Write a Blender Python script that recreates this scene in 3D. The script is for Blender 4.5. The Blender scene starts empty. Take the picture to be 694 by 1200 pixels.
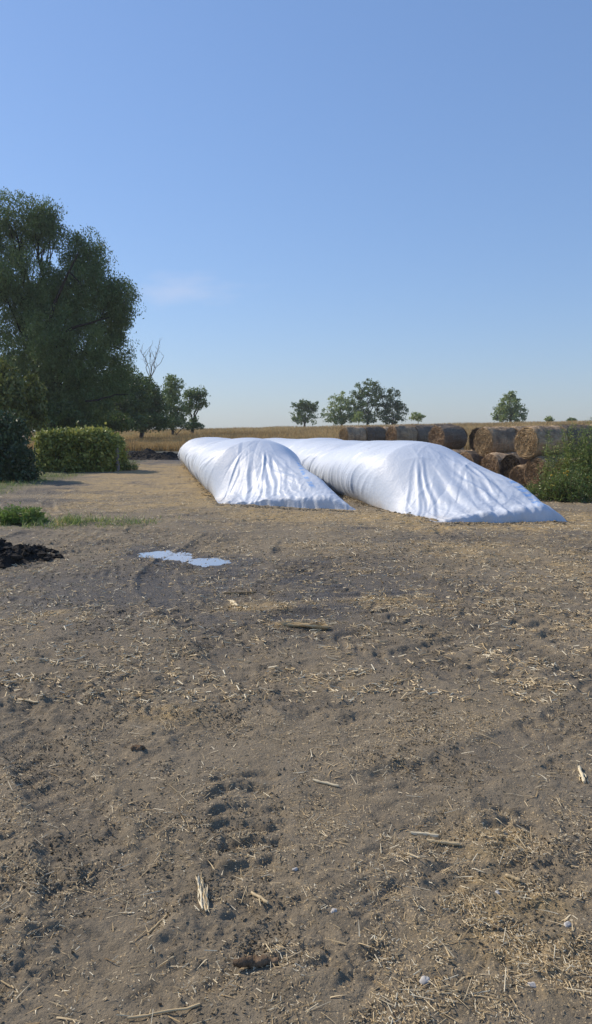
import bpy, math, random
import numpy as np
from mathutils import Vector

random.seed(7)
RNG = np.random.default_rng(11)
SC = bpy.context.scene
COL = SC.collection
PI = math.pi

# ------------------------------------------------------------------ camera
CAM_H = 2.3
FPX = 870.0
PITCH = math.atan(100.0 / FPX)
cam_data = bpy.data.cameras.new('camera')
cam_data.sensor_fit = 'VERTICAL'
cam_data.sensor_height = 24.0
cam_data.lens = FPX / 1200.0 * 24.0
cam_data.clip_start = 0.1
cam_data.clip_end = 5000.0
cam = bpy.data.objects.new('camera', cam_data)
COL.objects.link(cam)
cam.location = (0, 0, CAM_H)
cam.rotation_euler = (PI / 2 - PITCH, 0, 0)
SC.camera = cam


def ray(px, py):
    """direction of a photograph pixel"""
    a, b = (px - 347.0) / FPX, (600.0 - py) / FPX
    c, s = math.cos(PITCH), math.sin(PITCH)
    return (a, c + b * s, -s + b * c)


def G(px, py, z=0.0):
    """point of the level z seen at a pixel"""
    r = ray(px, py)
    t = (z - CAM_H) / r[2]
    return (r[0] * t, r[1] * t)


def P(px, py, Y):
    """point at distance Y seen at a pixel"""
    r = ray(px, py)
    t = Y / r[1]
    return (r[0] * t, Y, CAM_H + r[2] * t)


# ------------------------------------------------------------------ noise
def _h(ix, iy, seed):
    n = (ix.astype(np.int64) * 374761393 + iy.astype(np.int64) * 668265263 + seed * 974634777) & 0xFFFFFFFF
    n = ((n ^ (n >> 13)) * 1274126177) & 0xFFFFFFFF
    n = ((n ^ (n >> 16)) * 2246822519) & 0xFFFFFFFF
    return (n ^ (n >> 15)) & 0xFFFF


def noise(x, y, seed=0):
    x = np.asarray(x, float)
    y = np.asarray(y, float)
    x, y = np.broadcast_arrays(x, y)
    ix, iy = np.floor(x), np.floor(y)
    fx, fy = x - ix, y - iy

    def g(dx, dy):
        a = _h(ix + dx, iy + dy, seed) * (2 * PI / 65536.0)
        return np.cos(a) * (fx - dx) + np.sin(a) * (fy - dy)
    u = fx * fx * fx * (fx * (fx * 6 - 15) + 10)
    v = fy * fy * fy * (fy * (fy * 6 - 15) + 10)
    n0 = g(0, 0) * (1 - u) + g(1, 0) * u
    n1 = g(0, 1) * (1 - u) + g(1, 1) * u
    return (n0 * (1 - v) + n1 * v) * 1.5


def fbm(x, y, octv=4, seed=0, lac=2.03, gain=0.5):
    s, a = 0.0, 1.0
    for k in range(octv):
        s = s + a * noise(x, y, seed + k * 17)
        x, y, a = x * lac + 3.1, y * lac - 1.7, a * gain
    return s


def ss(a, b, x):
    t = np.clip((np.asarray(x, float) - a) / (b - a), 0, 1)
    return t * t * (3 - 2 * t)


# ------------------------------------------------------------------ mesh helpers
def make_mesh(name, V, F, mat, attrs=None, smooth=False):
    V = np.ascontiguousarray(V, np.float32)
    F = np.ascontiguousarray(F, np.int32)
    me = bpy.data.meshes.new(name)
    n, k = F.shape
    me.vertices.add(len(V))
    me.vertices.foreach_set('co', V.ravel())
    me.loops.add(n * k)
    me.loops.foreach_set('vertex_index', F.ravel())
    me.polygons.add(n)
    me.polygons.foreach_set('loop_start', np.arange(0, n * k, k, dtype=np.int32))
    me.polygons.foreach_set('use_smooth', np.full(n, smooth, dtype=bool))
    if attrs:
        for an, arr in attrs.items():
            at = me.attributes.new(an, 'FLOAT', 'POINT')
            at.data.foreach_set('value', np.ascontiguousarray(arr, np.float32))
    me.update(calc_edges=True)
    if mat:
        me.materials.append(mat)
    return me


def obj(name, me, parent=None, loc=None):
    o = bpy.data.objects.new(name, me)
    COL.objects.link(o)
    if parent is not None:
        o.parent = parent
    if loc is not None:
        o.location = loc
    return o


def tag(o, label=None, cat=None, group=None, kind=None):
    if label:
        o['label'] = label
    if cat:
        o['category'] = cat
    if group:
        o['group'] = group
    if kind:
        o['kind'] = kind
    return o


def thing(name, loc, label, cat, group=None, rz=0.0):
    o = bpy.data.objects.new(name, None)
    o.empty_display_size = 0.3
    COL.objects.link(o)
    o.location = loc
    o.rotation_euler = (0, 0, rz)
    return tag(o, label, cat, group)


def grid_faces(nr, nc, wrap=False):
    r = np.arange(nr - 1)[:, None]
    c = np.arange(nc if wrap else nc - 1)[None, :]
    c2 = (c + 1) % nc
    a = r * nc + c
    b = r * nc + c2
    d = (r + 1) * nc + c
    e = (r + 1) * nc + c2
    return np.stack([a, b, e, d], -1).reshape(-1, 4)


class Acc:
    """collects pieces of one mesh (quads)"""

    def __init__(self):
        self.v, self.f, self.a, self.n = [], [], [], 0

    def add(self, V, F, tint=0.5):
        V = np.asarray(V, float).reshape(-1, 3)
        self.v.append(V)
        self.f.append(np.asarray(F).reshape(-1, 4) + self.n)
        t = np.asarray(tint, float)
        self.a.append(np.full(len(V), float(t)) if t.ndim == 0 else t)
        self.n += len(V)

    def tube(self, pts, radii, seg=7, tint=0.5, rough=0.0):
        pts = np.asarray(pts, float)
        radii = np.asarray(radii, float)
        T = np.gradient(pts, axis=0)
        T /= np.linalg.norm(T, axis=1)[:, None] + 1e-9
        up = np.array([0.31, 0.22, 0.93])
        if abs(T[0] @ up) > 0.9:
            up = np.array([1.0, 0.1, 0.0])
        A = np.cross(T, up)
        A /= np.linalg.norm(A, axis=1)[:, None] + 1e-9
        B = np.cross(T, A)
        ang = np.linspace(0, 2 * PI, seg, endpoint=False)
        rr = radii[:, None] * (1 + rough * RNG.normal(size=(len(pts), seg)))
        V = pts[:, None, :] + rr[..., None] * (np.cos(ang)[None, :, None] * A[:, None, :] + np.sin(ang)[None, :, None] * B[:, None, :])
        F = grid_faces(len(pts), seg, wrap=True)
        self.add(V.reshape(-1, 3), F, tint)

    def mesh(self, name, mat, smooth=False):
        return make_mesh(name, np.concatenate(self.v), np.concatenate(self.f), mat, {'tint': np.concatenate(self.a)}, smooth)


def rand_unit(n):
    v = RNG.normal(size=(n, 3))
    return v / np.linalg.norm(v, axis=1)[:, None]


def leaf_quads(C, D, L, W, tint, curl=0.15):
    """rhombic leaves: centre C, long axis D (unit), length L, width W"""
    n = len(C)
    S = np.cross(D, rand_unit(n))
    S /= np.linalg.norm(S, axis=1)[:, None] + 1e-9
    N = np.cross(D, S)
    L = np.broadcast_to(L, n)[:, None]
    W = np.broadcast_to(W, n)[:, None]
    a = C - D * L * 0.5
    b = C + S * W * 0.5 + N * W * curl
    c = C + D * L * 0.5
    d = C - S * W * 0.5 + N * W * curl
    V = np.stack([a, b, c, d], 1).reshape(-1, 3)
    F = np.arange(4 * n).reshape(n, 4)
    return V, F, np.repeat(np.broadcast_to(tint, n), 4)


def blades(base, D, L, W, tint, bend=0.3, segs=2):
    """grass blades standing at base, direction D, tapering; segs quads each"""
    n = len(base)
    S = np.cross(D, np.array([0, 0, 1.0]) + rand_unit(n) * 0.3)
    S /= np.linalg.norm(S, axis=1)[:, None] + 1e-9
    L = np.broadcast_to(L, n)[:, None]
    W = np.broadcast_to(W, n)[:, None]
    out = D.copy()
    out[:, 2] = 0
    out = out + rand_unit(n) * 0.2
    rows = []
    for k in range(segs + 1):
        t = k / segs
        c = base + D * L * t + out * L * bend * t * t - np.array([0, 0, 1.0]) * L * bend * 0.35 * t * t
        w = W * (1 - 0.85 * t) * 0.5
        rows.append(np.stack([c - S * w, c + S * w], 1))
    V = np.stack(rows, 1).reshape(n, -1, 3)
    m = V.shape[1]
    f = np.array([[2 * k, 2 * k + 1, 2 * k + 3, 2 * k + 2] for k in range(segs)])
    F = (np.arange(n)[:, None, None] * m + f[None]).reshape(-1, 4)
    return V.reshape(-1, 3), F, np.repeat(np.broadcast_to(tint, n), m)


# ------------------------------------------------------------------ materials
class NT:
    def __init__(self, name):
        self.m = bpy.data.materials.new(name)
        self.m.use_nodes = True
        self.t = self.m.node_tree
        self.t.nodes.clear()
        self.out = self.t.nodes.new('ShaderNodeOutputMaterial')

    def n(self, kind, **kw):
        nd = self.t.nodes.new('ShaderNode' + kind)
        for k, v in kw.items():
            if k.startswith('i_'):
                nd.inputs[k[2:].replace('_', ' ')].default_value = v
            elif k == 'ins':
                for a, b in v.items():
                    self.put(nd, a, b)
            else:
                setattr(nd, k, v)
        return nd

    def put(self, nd, a, b):
        if isinstance(b, bpy.types.NodeSocket):
            self.t.links.new(b, nd.inputs[a])
        elif isinstance(b, bpy.types.Node):
            self.t.links.new(b.outputs[0], nd.inputs[a])
        else:
            nd.inputs[a].default_value = b

    def coord(self, kind='Object'):
        return self.n('TexCoord').outputs[kind]

    def noise(self, scale, detail=4, rough=0.55, vec=None, dist=0.0):
        nd = self.n('TexNoise', ins={'Scale': scale, 'Detail': detail, 'Roughness': rough, 'Distortion': dist})
        if vec is not None:
            self.put(nd, 'Vector', vec)
        return nd.outputs['Fac']

    def mapping(self, vec, scale):
        nd = self.n('Mapping', ins={'Vector': vec, 'Scale': scale})
        return nd.outputs[0]

    def ramp(self, fac, stops, interp='LINEAR'):
        nd = self.n('ValToRGB', ins={'Fac': fac})
        cr = nd.color_ramp
        cr.interpolation = interp
        while len(cr.elements) < len(stops):
            cr.elements.new(0.5)
        for e, (p, c) in zip(cr.elements, stops):
            e.position = p
            e.color = (c, c, c, 1) if isinstance(c, (int, float)) else (*c, 1)
        return nd.outputs['Color']

    def mix(self, fac, a, b, blend='MIX'):
        nd = self.n('Mix', data_type='RGBA', blend_type=blend)
        for k, v in ((0, fac), (6, a), (7, b)):
            if isinstance(v, tuple):
                v = (*v, 1)
            self.put(nd, k, v)
        return nd.outputs[2]

    def math(self, op, a, b=0.0, clamp=False):
        nd = self.n('Math', operation=op, use_clamp=clamp)
        self.put(nd, 0, a)
        self.put(nd, 1, b)
        return nd.outputs[0]

    def attr(self, name):
        return self.n('Attribute', attribute_name=name).outputs['Fac']

    def bump(self, h, strength=0.5, dist=0.02, normal=None):
        nd = self.n('Bump', ins={'Height': h, 'Strength': strength, 'Distance': dist})
        if normal is not None:
            self.put(nd, 'Normal', normal)
        return nd.outputs[0]

    def principled(self, color, rough=0.8, spec=0.3, normal=None, **kw):
        p = self.n('BsdfPrincipled')
        if isinstance(color, tuple):
            color = (*color, 1)
        self.put(p, 'Base Color', color)
        self.put(p, 'Roughness', rough)
        self.put(p, 'Specular IOR Level', spec)
        if normal is not None:
            self.put(p, 'Normal', normal)
        for k, v in kw.items():
            self.put(p, k.replace('_', ' '), v)
        self.t.links.new(p.outputs[0], self.out.inputs[0])
        return p

    def leaf(self, color, trans=0.35, rough=0.5, gloss=0.06):
        d = self.n('BsdfDiffuse', ins={'Color': color})
        t = self.n('BsdfTranslucent', ins={'Color': color})
        g = self.n('BsdfGlossy', ins={'Roughness': rough})
        m1 = self.n('MixShader', ins={0: trans, 1: d, 2: t})
        m2 = self.n('MixShader', ins={0: gloss, 1: m1, 2: g})
        self.t.links.new(m2.outputs[0], self.out.inputs[0])


def leaf_mat(name, stops, trans=0.35, gloss=0.05):
    n = NT(name)
    n.leaf(n.ramp(n.attr('tint'), stops), trans, 0.45, gloss)
    return n.m


M = {}
M['willow'] = leaf_mat('willow_leaves', [(0, (0.068, 0.108, 0.028)), (0.5, (0.114, 0.174, 0.041)), (1, (0.192, 0.255, 0.068))], 0.30)
M['tree'] = leaf_mat('tree_leaves', [(0, (0.056, 0.099, 0.027)), (0.5, (0.112, 0.178, 0.040)), (1, (0.197, 0.274, 0.062))], 0.32)
M['far_tree'] = leaf_mat('far_tree_leaves', [(0, (0.111, 0.169, 0.056)), (0.5, (0.183, 0.258, 0.075)), (1, (0.295, 0.362, 0.094))], 0.32)
M['vine'] = leaf_mat('vine_leaves', [(0, (0.119, 0.154, 0.034)), (0.5, (0.237, 0.280, 0.055)), (1, (0.446, 0.420, 0.091))], 0.26)
M['vine_dark'] = leaf_mat('shaded_vine_leaves', [(0, (0.074, 0.095, 0.021)), (0.5, (0.147, 0.174, 0.034)), (1, (0.277, 0.260, 0.056))], 0.26)  # vine colours scaled darker, shade put into the leaf colour
M['shrub'] = leaf_mat('shrub_leaves', [(0, (0.029, 0.056, 0.023)), (0.6, (0.053, 0.096, 0.036)), (1, (0.096, 0.150, 0.049))], 0.25)
M['grass'] = leaf_mat('grass_blades', [(0, (0.090, 0.172, 0.033)), (0.6, (0.198, 0.288, 0.066)), (0.85, (0.360, 0.360, 0.116)), (1, (0.612, 0.486, 0.215))], 0.35)
M['weed'] = leaf_mat('weed_leaves', [(0, (0.077, 0.139, 0.034)), (0.55, (0.166, 0.240, 0.055)), (0.9, (0.302, 0.354, 0.097)), (1, (0.505, 0.480, 0.128))], 0.32)
M['crop'] = leaf_mat('ripe_crop', [(0, (0.251, 0.176, 0.076)), (0.5, (0.464, 0.331, 0.151)), (0.85, (0.657, 0.487, 0.238)), (1, (0.270, 0.273, 0.097))], 0.25, 0.02)
M['straw'] = leaf_mat('straw', [(0, (0.20, 0.135, 0.070)), (0.3, (0.42, 0.305, 0.155)), (0.7, (0.68, 0.53, 0.30)), (1, (0.80, 0.72, 0.52))], 0.12, 0.03)
M['flower'] = leaf_mat('yellow_petals', [(0, (0.5, 0.34, 0.02)), (1, (0.62, 0.42, 0.03))], 0.3)


def bark(name, c0, c1):
    n = NT(name)
    v = n.coord()
    f = n.noise(6, 5, 0.6, n.mapping(v, (3, 3, 0.6)))
    n.principled(n.ramp(f, [(0.3, c0), (0.7, c1)]), 0.9, 0.1, n.bump(f, 0.8, 0.05))
    return n.m


M['bark'] = bark('grey_bark', (0.045, 0.036, 0.028), (0.12, 0.10, 0.08))
M['willow_bark'] = bark('dark_willow_bark', (0.018, 0.015, 0.012), (0.05, 0.042, 0.034))
M['dead'] = bark('bleached_dead_wood', (0.14, 0.12, 0.10), (0.30, 0.27, 0.23))
M['stem'] = bark('weed_stem', (0.07, 0.075, 0.03), (0.15, 0.14, 0.06))
M['post'] = bark('weathered_post', (0.13, 0.12, 0.11), (0.28, 0.26, 0.24))
M['chunk'] = bark('rotten_wood', (0.10, 0.07, 0.045), (0.24, 0.17, 0.11))

# ------------------------------------------------------------------ terrain
PUD = [  # cx, cy, half width, half depth, angle
    (G(183, 649)[0], G(183, 649)[1], 0.42, 0.50, 0.3),
    (G(243, 656)[0], G(243, 656)[1], 0.50, 0.36, -0.2),
    (G(205, 652)[0], G(205, 652)[1], 0.40, 0.22, 0.0),
]
PUD2 = (G(358, 720)[0], G(358, 720)[1], 0.33, 0.22, 0.0)
PUD3 = (G(590, 584)[0] * 0 + G(438, 619)[0], G(438, 619)[1], 0.30, 0.14, 0.0)
WATER_Z = -0.028

RAMP = lambda y: ss(66, 168, y)


def field_rise(x, y):
    side = 1.50 + 0.0200 * np.clip(x + 10, -60, 200)
    return RAMP(y) * side - ss(185, 420, y) * 1.2


def pud_mask(x, y, p, wob=0.25, seed=5):
    cx, cy, a, b, ang = p
    c, s = math.cos(ang), math.sin(ang)
    dx, dy = x - cx, y - cy
    u, v = (dx * c + dy * s) / a, (-dx * s + dy * c) / b
    r = np.sqrt(u * u + v * v) + wob * noise(x * 2.2, y * 2.2, seed) + wob * 0.6 * noise(x * 6, y * 6, seed + 1)
    return r


# tyre tracks: start point, end point, width, lug pitch, depth
TRACKS = [
    (G(292, 1040), G(280, 895), 0.46, 0.20, 0.038, 1),
    (G(20, 1195), G(150, 1050), 0.55, 0.24, 0.014, 2),
    (G(140, 1230), G(330, 1010), 0.50, 0.24, 0.020, 3),
    (G(455, 1230), G(435, 940), 0.26, 0.16, 0.020, 4),
    (G(560, 1230), G(520, 940), 0.26, 0.16, 0.016, 5),
    (G(690, 1200), G(585, 930), 0.34, 0.20, 0.022, 6),
    (G(690, 760), G(600, 720), 0.5, 0.30, 0.035, 7),
    (G(600, 870), G(330, 955), 0.5, 0.24, 0.012, 8),
    (G(250, 900), G(20, 830), 0.5, 0.25, 0.012, 9),
    (G(330, 660), G(600, 800), 0.5, 0.28, 0.03, 10),
    (G(60, 760), G(330, 690), 0.5, 0.28, 0.03, 11),
    (G(500, 1000), G(400, 780), 0.45, 0.24, 0.014, 12),
]


def ruts(x, y):
    """families of long, overlapping wheel ruts: relief and how compacted the mud is"""
    z, comp = 0.0, 0.0
    for (ax, ay, wob, fr, wid, dep, pitch, sd) in ((0.50, 0.10, 0.75, 0.13, 0.24, 0.036, 0.21, 601), (0.16, 0.42, 0.95, 0.12, 0.22, 0.032, 0.24, 621), (-0.30, 0.36, 0.8, 0.15, 0.20, 0.024, 0.18, 641)):
        v = ax * x + ay * y + wob * noise(x * fr, y * fr, sd)
        b = (v - np.floor(v) - 0.5) * 2
        g = math.hypot(ax, ay)
        al = (-ay * x + ax * y) / g
        vis = ss(0.0, 0.35, noise(x * 0.30 + sd, y * 0.22, sd + 1) + 0.35 * noise(x * 1.1, y * 1.1, sd + 2))
        ins = 1 - ss(wid * 0.8, wid * 1.15, np.abs(b) + 0.05 * noise(x * 4, y * 4, sd + 3))
        edge = np.exp(-((np.abs(b) - wid * 1.18) / 0.055) ** 2)
        ph = (al + 0.5 * np.abs(b) / g * 0.8 + 0.05 * noise(x * 2.5, y * 2.5, sd + 4)) / pitch
        lug = ss(0.25, 0.8, np.abs(ph - np.floor(ph) - 0.5) * 2 + 0.3 * noise(x * 8, y * 8, sd + 5))
        lv = ss(-0.2, 0.4, noise(x * 0.9, y * 0.7, sd + 6))
        z = z + vis * (-dep * ins * (0.45 + 0.75 * lug * lv) + dep * 0.6 * edge * (0.6 + 0.8 * noise(x * 6, y * 6, sd + 7)))
        comp = np.maximum(comp, vis * ins * (0.5 + 0.5 * lug))
    return z, comp


def zg(x, y, fine=True):
    x = np.asarray(x, float)
    y = np.asarray(y, float)
    z = field_rise(x, y)
    yard = 1 - ss(60, 90, y)
    z = z + yard * (0.035 * noise(x * 0.35, y * 0.35, 1) + 0.018 * noise(x * 0.9, y * 0.9, 2))
    if fine:
        # churned mud: rough where masked, smooth elsewhere
        rough = ss(-0.25, 0.45, noise(x * 0.55, y * 0.55, 21) + 0.5 * noise(x * 1.7, y * 1.7, 22))
        rough = (0.30 + 0.70 * rough) * (1 - 0.75 * smooth_mask(x, y))
        wx, wy = x + 0.06 * noise(x * 4, y * 4, 31), y + 0.06 * noise(x * 4, y * 4, 32)
        mid = fbm(wx * 2.6, wy * 3.0, 3, 41)
        rid = 1 - np.abs(noise(wx * 5.5, wy * 6.5, 51)) * 2
        cl = np.maximum(noise(wx * 13, wy * 14, 61), -0.1)
        cl2 = np.maximum(noise(wx * 27, wy * 29, 62), -0.15)
        cl3 = noise(wx * 58, wy * 60, 63)
        bil = np.abs(noise(wx * 8.5, wy * 9.5, 64)) + 0.6 * np.abs(noise(wx * 19, wy * 20, 65)) + 0.35 * np.abs(noise(wx * 43, wy * 45, 66))
        patch = ss(-0.1, 0.45, noise(x * 1.3, y * 1.6, 24) + 0.5 * noise(x * 3.7, y * 4.4, 25))
        z = z + yard * rough * (0.026 * mid + 0.013 * rid + 0.014 * cl + 0.008 * cl2 + 0.0035 * cl3 + 0.022 * patch * bil)
        rz, rm = ruts(x, y)
        z = z + yard * rz
        for (p, q, w, pitch, dep, sd) in TRACKS:
            px, py = p
            L = math.hypot(q[0] - px, q[1] - py)
            tx, ty = (q[0] - px) / L, (q[1] - py) / L
            a = (x - px) * tx + (y - py) * ty
            b = -(x - px) * ty + (y - py) * tx + 0.05 * noise(a * 0.7, a * 0 + sd, sd + 90)
            m = ss(0, 0.25, a) * ss(0, 0.25, L - a) * (1 - ss(w * 0.30, w * 0.58, np.abs(b) + 0.10 * noise(x * 5, y * 5, sd + 11)))
            if not np.any(m > 0.001):
                continue
            ph = (a + 0.35 * np.abs(b) + 0.06 * noise(x * 3, y * 3, sd) + 0.03 * noise(x * 8, y * 8, sd + 2)) / pitch
            lug = np.abs((ph % 1.0) - 0.5) * 2
            lug = ss(0.2, 0.8, lug + 0.35 * noise(x * 9, y * 9, sd + 3) + 0.2 * noise(x * 24, y * 24, sd + 4))
            vis = 0.35 + 0.65 * ss(-0.3, 0.4, noise(a * 0.9, b * 1.5, sd + 7)) if sd > 1 else 0.6 + 0.4 * ss(-0.3, 0.35, noise(a * 2.2, b * 2.6, 107) + 0.1)
            berm = np.exp(-((np.abs(b) - w * 0.56) / 0.06) ** 2) * ss(0, 0.25, a) * ss(0, 0.25, L - a)
            z = z - m * vis * dep * (0.12 + 0.88 * lug - 0.25 * (1 - lug)) + berm * vis * dep * (0.3 if sd > 1 else 0.0)
    # puddle hollows
    d = np.minimum(np.minimum(pud_mask(x, y, PUD[0]), pud_mask(x, y, PUD[1])), pud_mask(x, y, PUD[2], 0.3))
    k = 1 - ss(0.75, 1.5, d)
    z = z * (1 - 0.55 * k) - 0.044 * (1 - ss(0.55, 1.55, d))
    d2 = np.minimum(pud_mask(x, y, PUD2, 0.45, 8), pud_mask(x, y, PUD3, 0.4, 12))
    z = z * (1 - 0.7 * (1 - ss(0.8, 2.2, d2))) - 0.042 * (1 - ss(0.5, 1.6, d2))
    return z


def z1(x, y):
    return float(zg(np.array([x]), np.array([y]))[0])


def gauss2(x, y, cx, cy, sx, sy):
    return np.exp(-((x - cx) / sx) ** 2 - ((y - cy) / sy) ** 2)


def straw_mask(x, y):
    m = 0.30 * ss(-0.1, 0.6, noise(x * 0.8, y * 0.8, 71) + 0.4 * noise(x * 2.7, y * 2.7, 72))
    m = m + 0.18 * ss(2.0, 4.5, x) * (1 - ss(14, 20, y))
    m = m + 0.85 * ss(-8.6, -6.2, x + 0.16 * (y - 22) + 1.4 * noise(x * 0.35, y * 0.5, 73)) * (0.55 + 0.45 * ss(-0.2, 0.3, noise(x * 0.5, y * 1.1, 74))) * (1 - ss(-2.4, -0.5, x + 0.2 * (y - 22))) * ss(17.5, 23, y) * (1 - ss(40, 52, y))
    m = m + 0.75 * np.exp(-((y - 19.0) / 1.6) ** 2) * ss(-3.5, 0, x) * (1 - ss(9, 14, x))
    m = m + 0.6 * np.exp(-((y - 16.8) / 0.7) ** 2) * ss(1, 3, x)
    for (px, py, sx, sy, a) in ((300, 712, 0.55, 0.3, 0.8), (355, 732, 0.4, 0.16, 0.8), (440, 705, 0.5, 0.3, 0.7), (215, 840, 0.35, 0.2, 0.6),
                                (585, 985, 0.25, 0.18, 0.5), (640, 1060, 0.35, 0.35, 0.35), (560, 1090, 0.18, 0.3, 0.4), (60, 720, 0.9, 0.5, 0.35),
                                (560, 640, 3, 1.2, 0.25), (380, 650, 2.5, 1.0, 0.25)):
        cx, cy = G(px, py)
        m = m + a * gauss2(x, y, cx, cy, sx, sy)
    d = np.minimum(np.minimum(pud_mask(x, y, PUD[0]), pud_mask(x, y, PUD[1])), pud_mask(x, y, PUD2))
    return np.clip(m, 0, 1) * ss(0.9, 1.3, d)


def wet_shade_mask(x, y):
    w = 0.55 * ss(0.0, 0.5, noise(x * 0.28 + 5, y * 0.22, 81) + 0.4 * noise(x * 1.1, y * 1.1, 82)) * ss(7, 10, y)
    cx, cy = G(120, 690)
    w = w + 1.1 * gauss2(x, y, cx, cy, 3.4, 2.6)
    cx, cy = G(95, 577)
    w = w + 0.95 * gauss2(x, y, cx, cy, 4.2, 5.5) * ss(-0.35, 0.2, noise(x * 0.3, y * 0.55, 85))  # streaky darker ground left of the lane
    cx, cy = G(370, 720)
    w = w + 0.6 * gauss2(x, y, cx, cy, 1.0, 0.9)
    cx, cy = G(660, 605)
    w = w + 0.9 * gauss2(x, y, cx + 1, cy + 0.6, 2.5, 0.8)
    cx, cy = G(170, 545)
    w = w + 0.8 * gauss2(x, y, cx, cy + 12, 9, 13)  # shadow on the strip before the crop, painted in as darker ground
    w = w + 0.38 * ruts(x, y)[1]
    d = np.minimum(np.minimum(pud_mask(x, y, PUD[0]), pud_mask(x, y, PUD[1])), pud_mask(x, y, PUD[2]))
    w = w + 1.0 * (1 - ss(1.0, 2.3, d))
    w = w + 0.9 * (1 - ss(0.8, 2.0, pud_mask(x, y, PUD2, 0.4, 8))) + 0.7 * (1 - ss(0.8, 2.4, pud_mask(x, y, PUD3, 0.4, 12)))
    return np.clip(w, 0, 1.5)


def green_mask(x, y):
    b = np.exp(-((y - (G(60, 612)[1] + 0.25 * (x + 6) * 0)) / 0.75) ** 2) * (1 - ss(-4.2, -2.9, x)) * ss(-0.4, 0.3, noise(x * 1.2, y * 1.2, 91) + 0.25)
    c = (1 - ss(-11.2, -9.6, x)) * ss(19, 22, y) * (1 - ss(60, 75, y))
    return np.clip(b + c, 0, 1)


def smooth_mask(x, y):
    m = 0.0
    for (px, py, sx, sy) in ((420, 925, 0.35, 0.25), (330, 960, 0.18, 0.3), (395, 770, 0.8, 0.4), (560, 1010, 0.2, 0.25), (150, 690, 1.6, 1.2), (320, 880, 0.4, 0.25), (110, 1130, 0.2, 0.3), (480, 1100, 0.1, 0.35)):
        cx, cy = G(px, py)
        m = m + gauss2(x, y, cx, cy, sx, sy)
    return np.clip(m + 0.7 * ss(0.15, 0.55, noise(x * 0.9 + 2, y * 0.7, 26) + 0.4 * noise(x * 2.8, y * 2.2, 27)), 0, 1)


def build_ground():
    ys = [-12.0]
    while ys[-1] < 1.6:
        ys.append(ys[-1] + max(0.02, 0.10 * (1.9 - ys[-1])))
    while ys[-1] < 500:
        y = ys[-1]
        st = max(0.0085, 0.0034 * y) if y < 24 else 0.012 * y
        ys.append(y + st)
    ys = np.array(ys)
    nc = 700
    u = np.linspace(-1, 1, nc)
    u = 0.80 * u + 0.20 * u ** 5
    half = 2.6 + 0.62 * np.abs(ys)
    X = u[None, :] * half[:, None] + (np.sign(u) * 8.0 * np.clip((np.abs(u) - 0.95) / 0.05, 0, 1) ** 2)[None, :]
    Y = np.repeat(ys[:, None], nc, 1)
    x, y = X.ravel(), Y.ravel()
    z = zg(x, y)
    me = make_mesh('ground', np.stack([x, y, z], 1), grid_faces(len(ys), nc), ground_mat(),
                   {'straw': straw_mask(x, y), 'wet': wet_shade_mask(x, y), 'green': green_mask(x, y)}, True)
    o = obj('ground', me)
    o['kind'] = 'structure'
    return o


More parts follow.
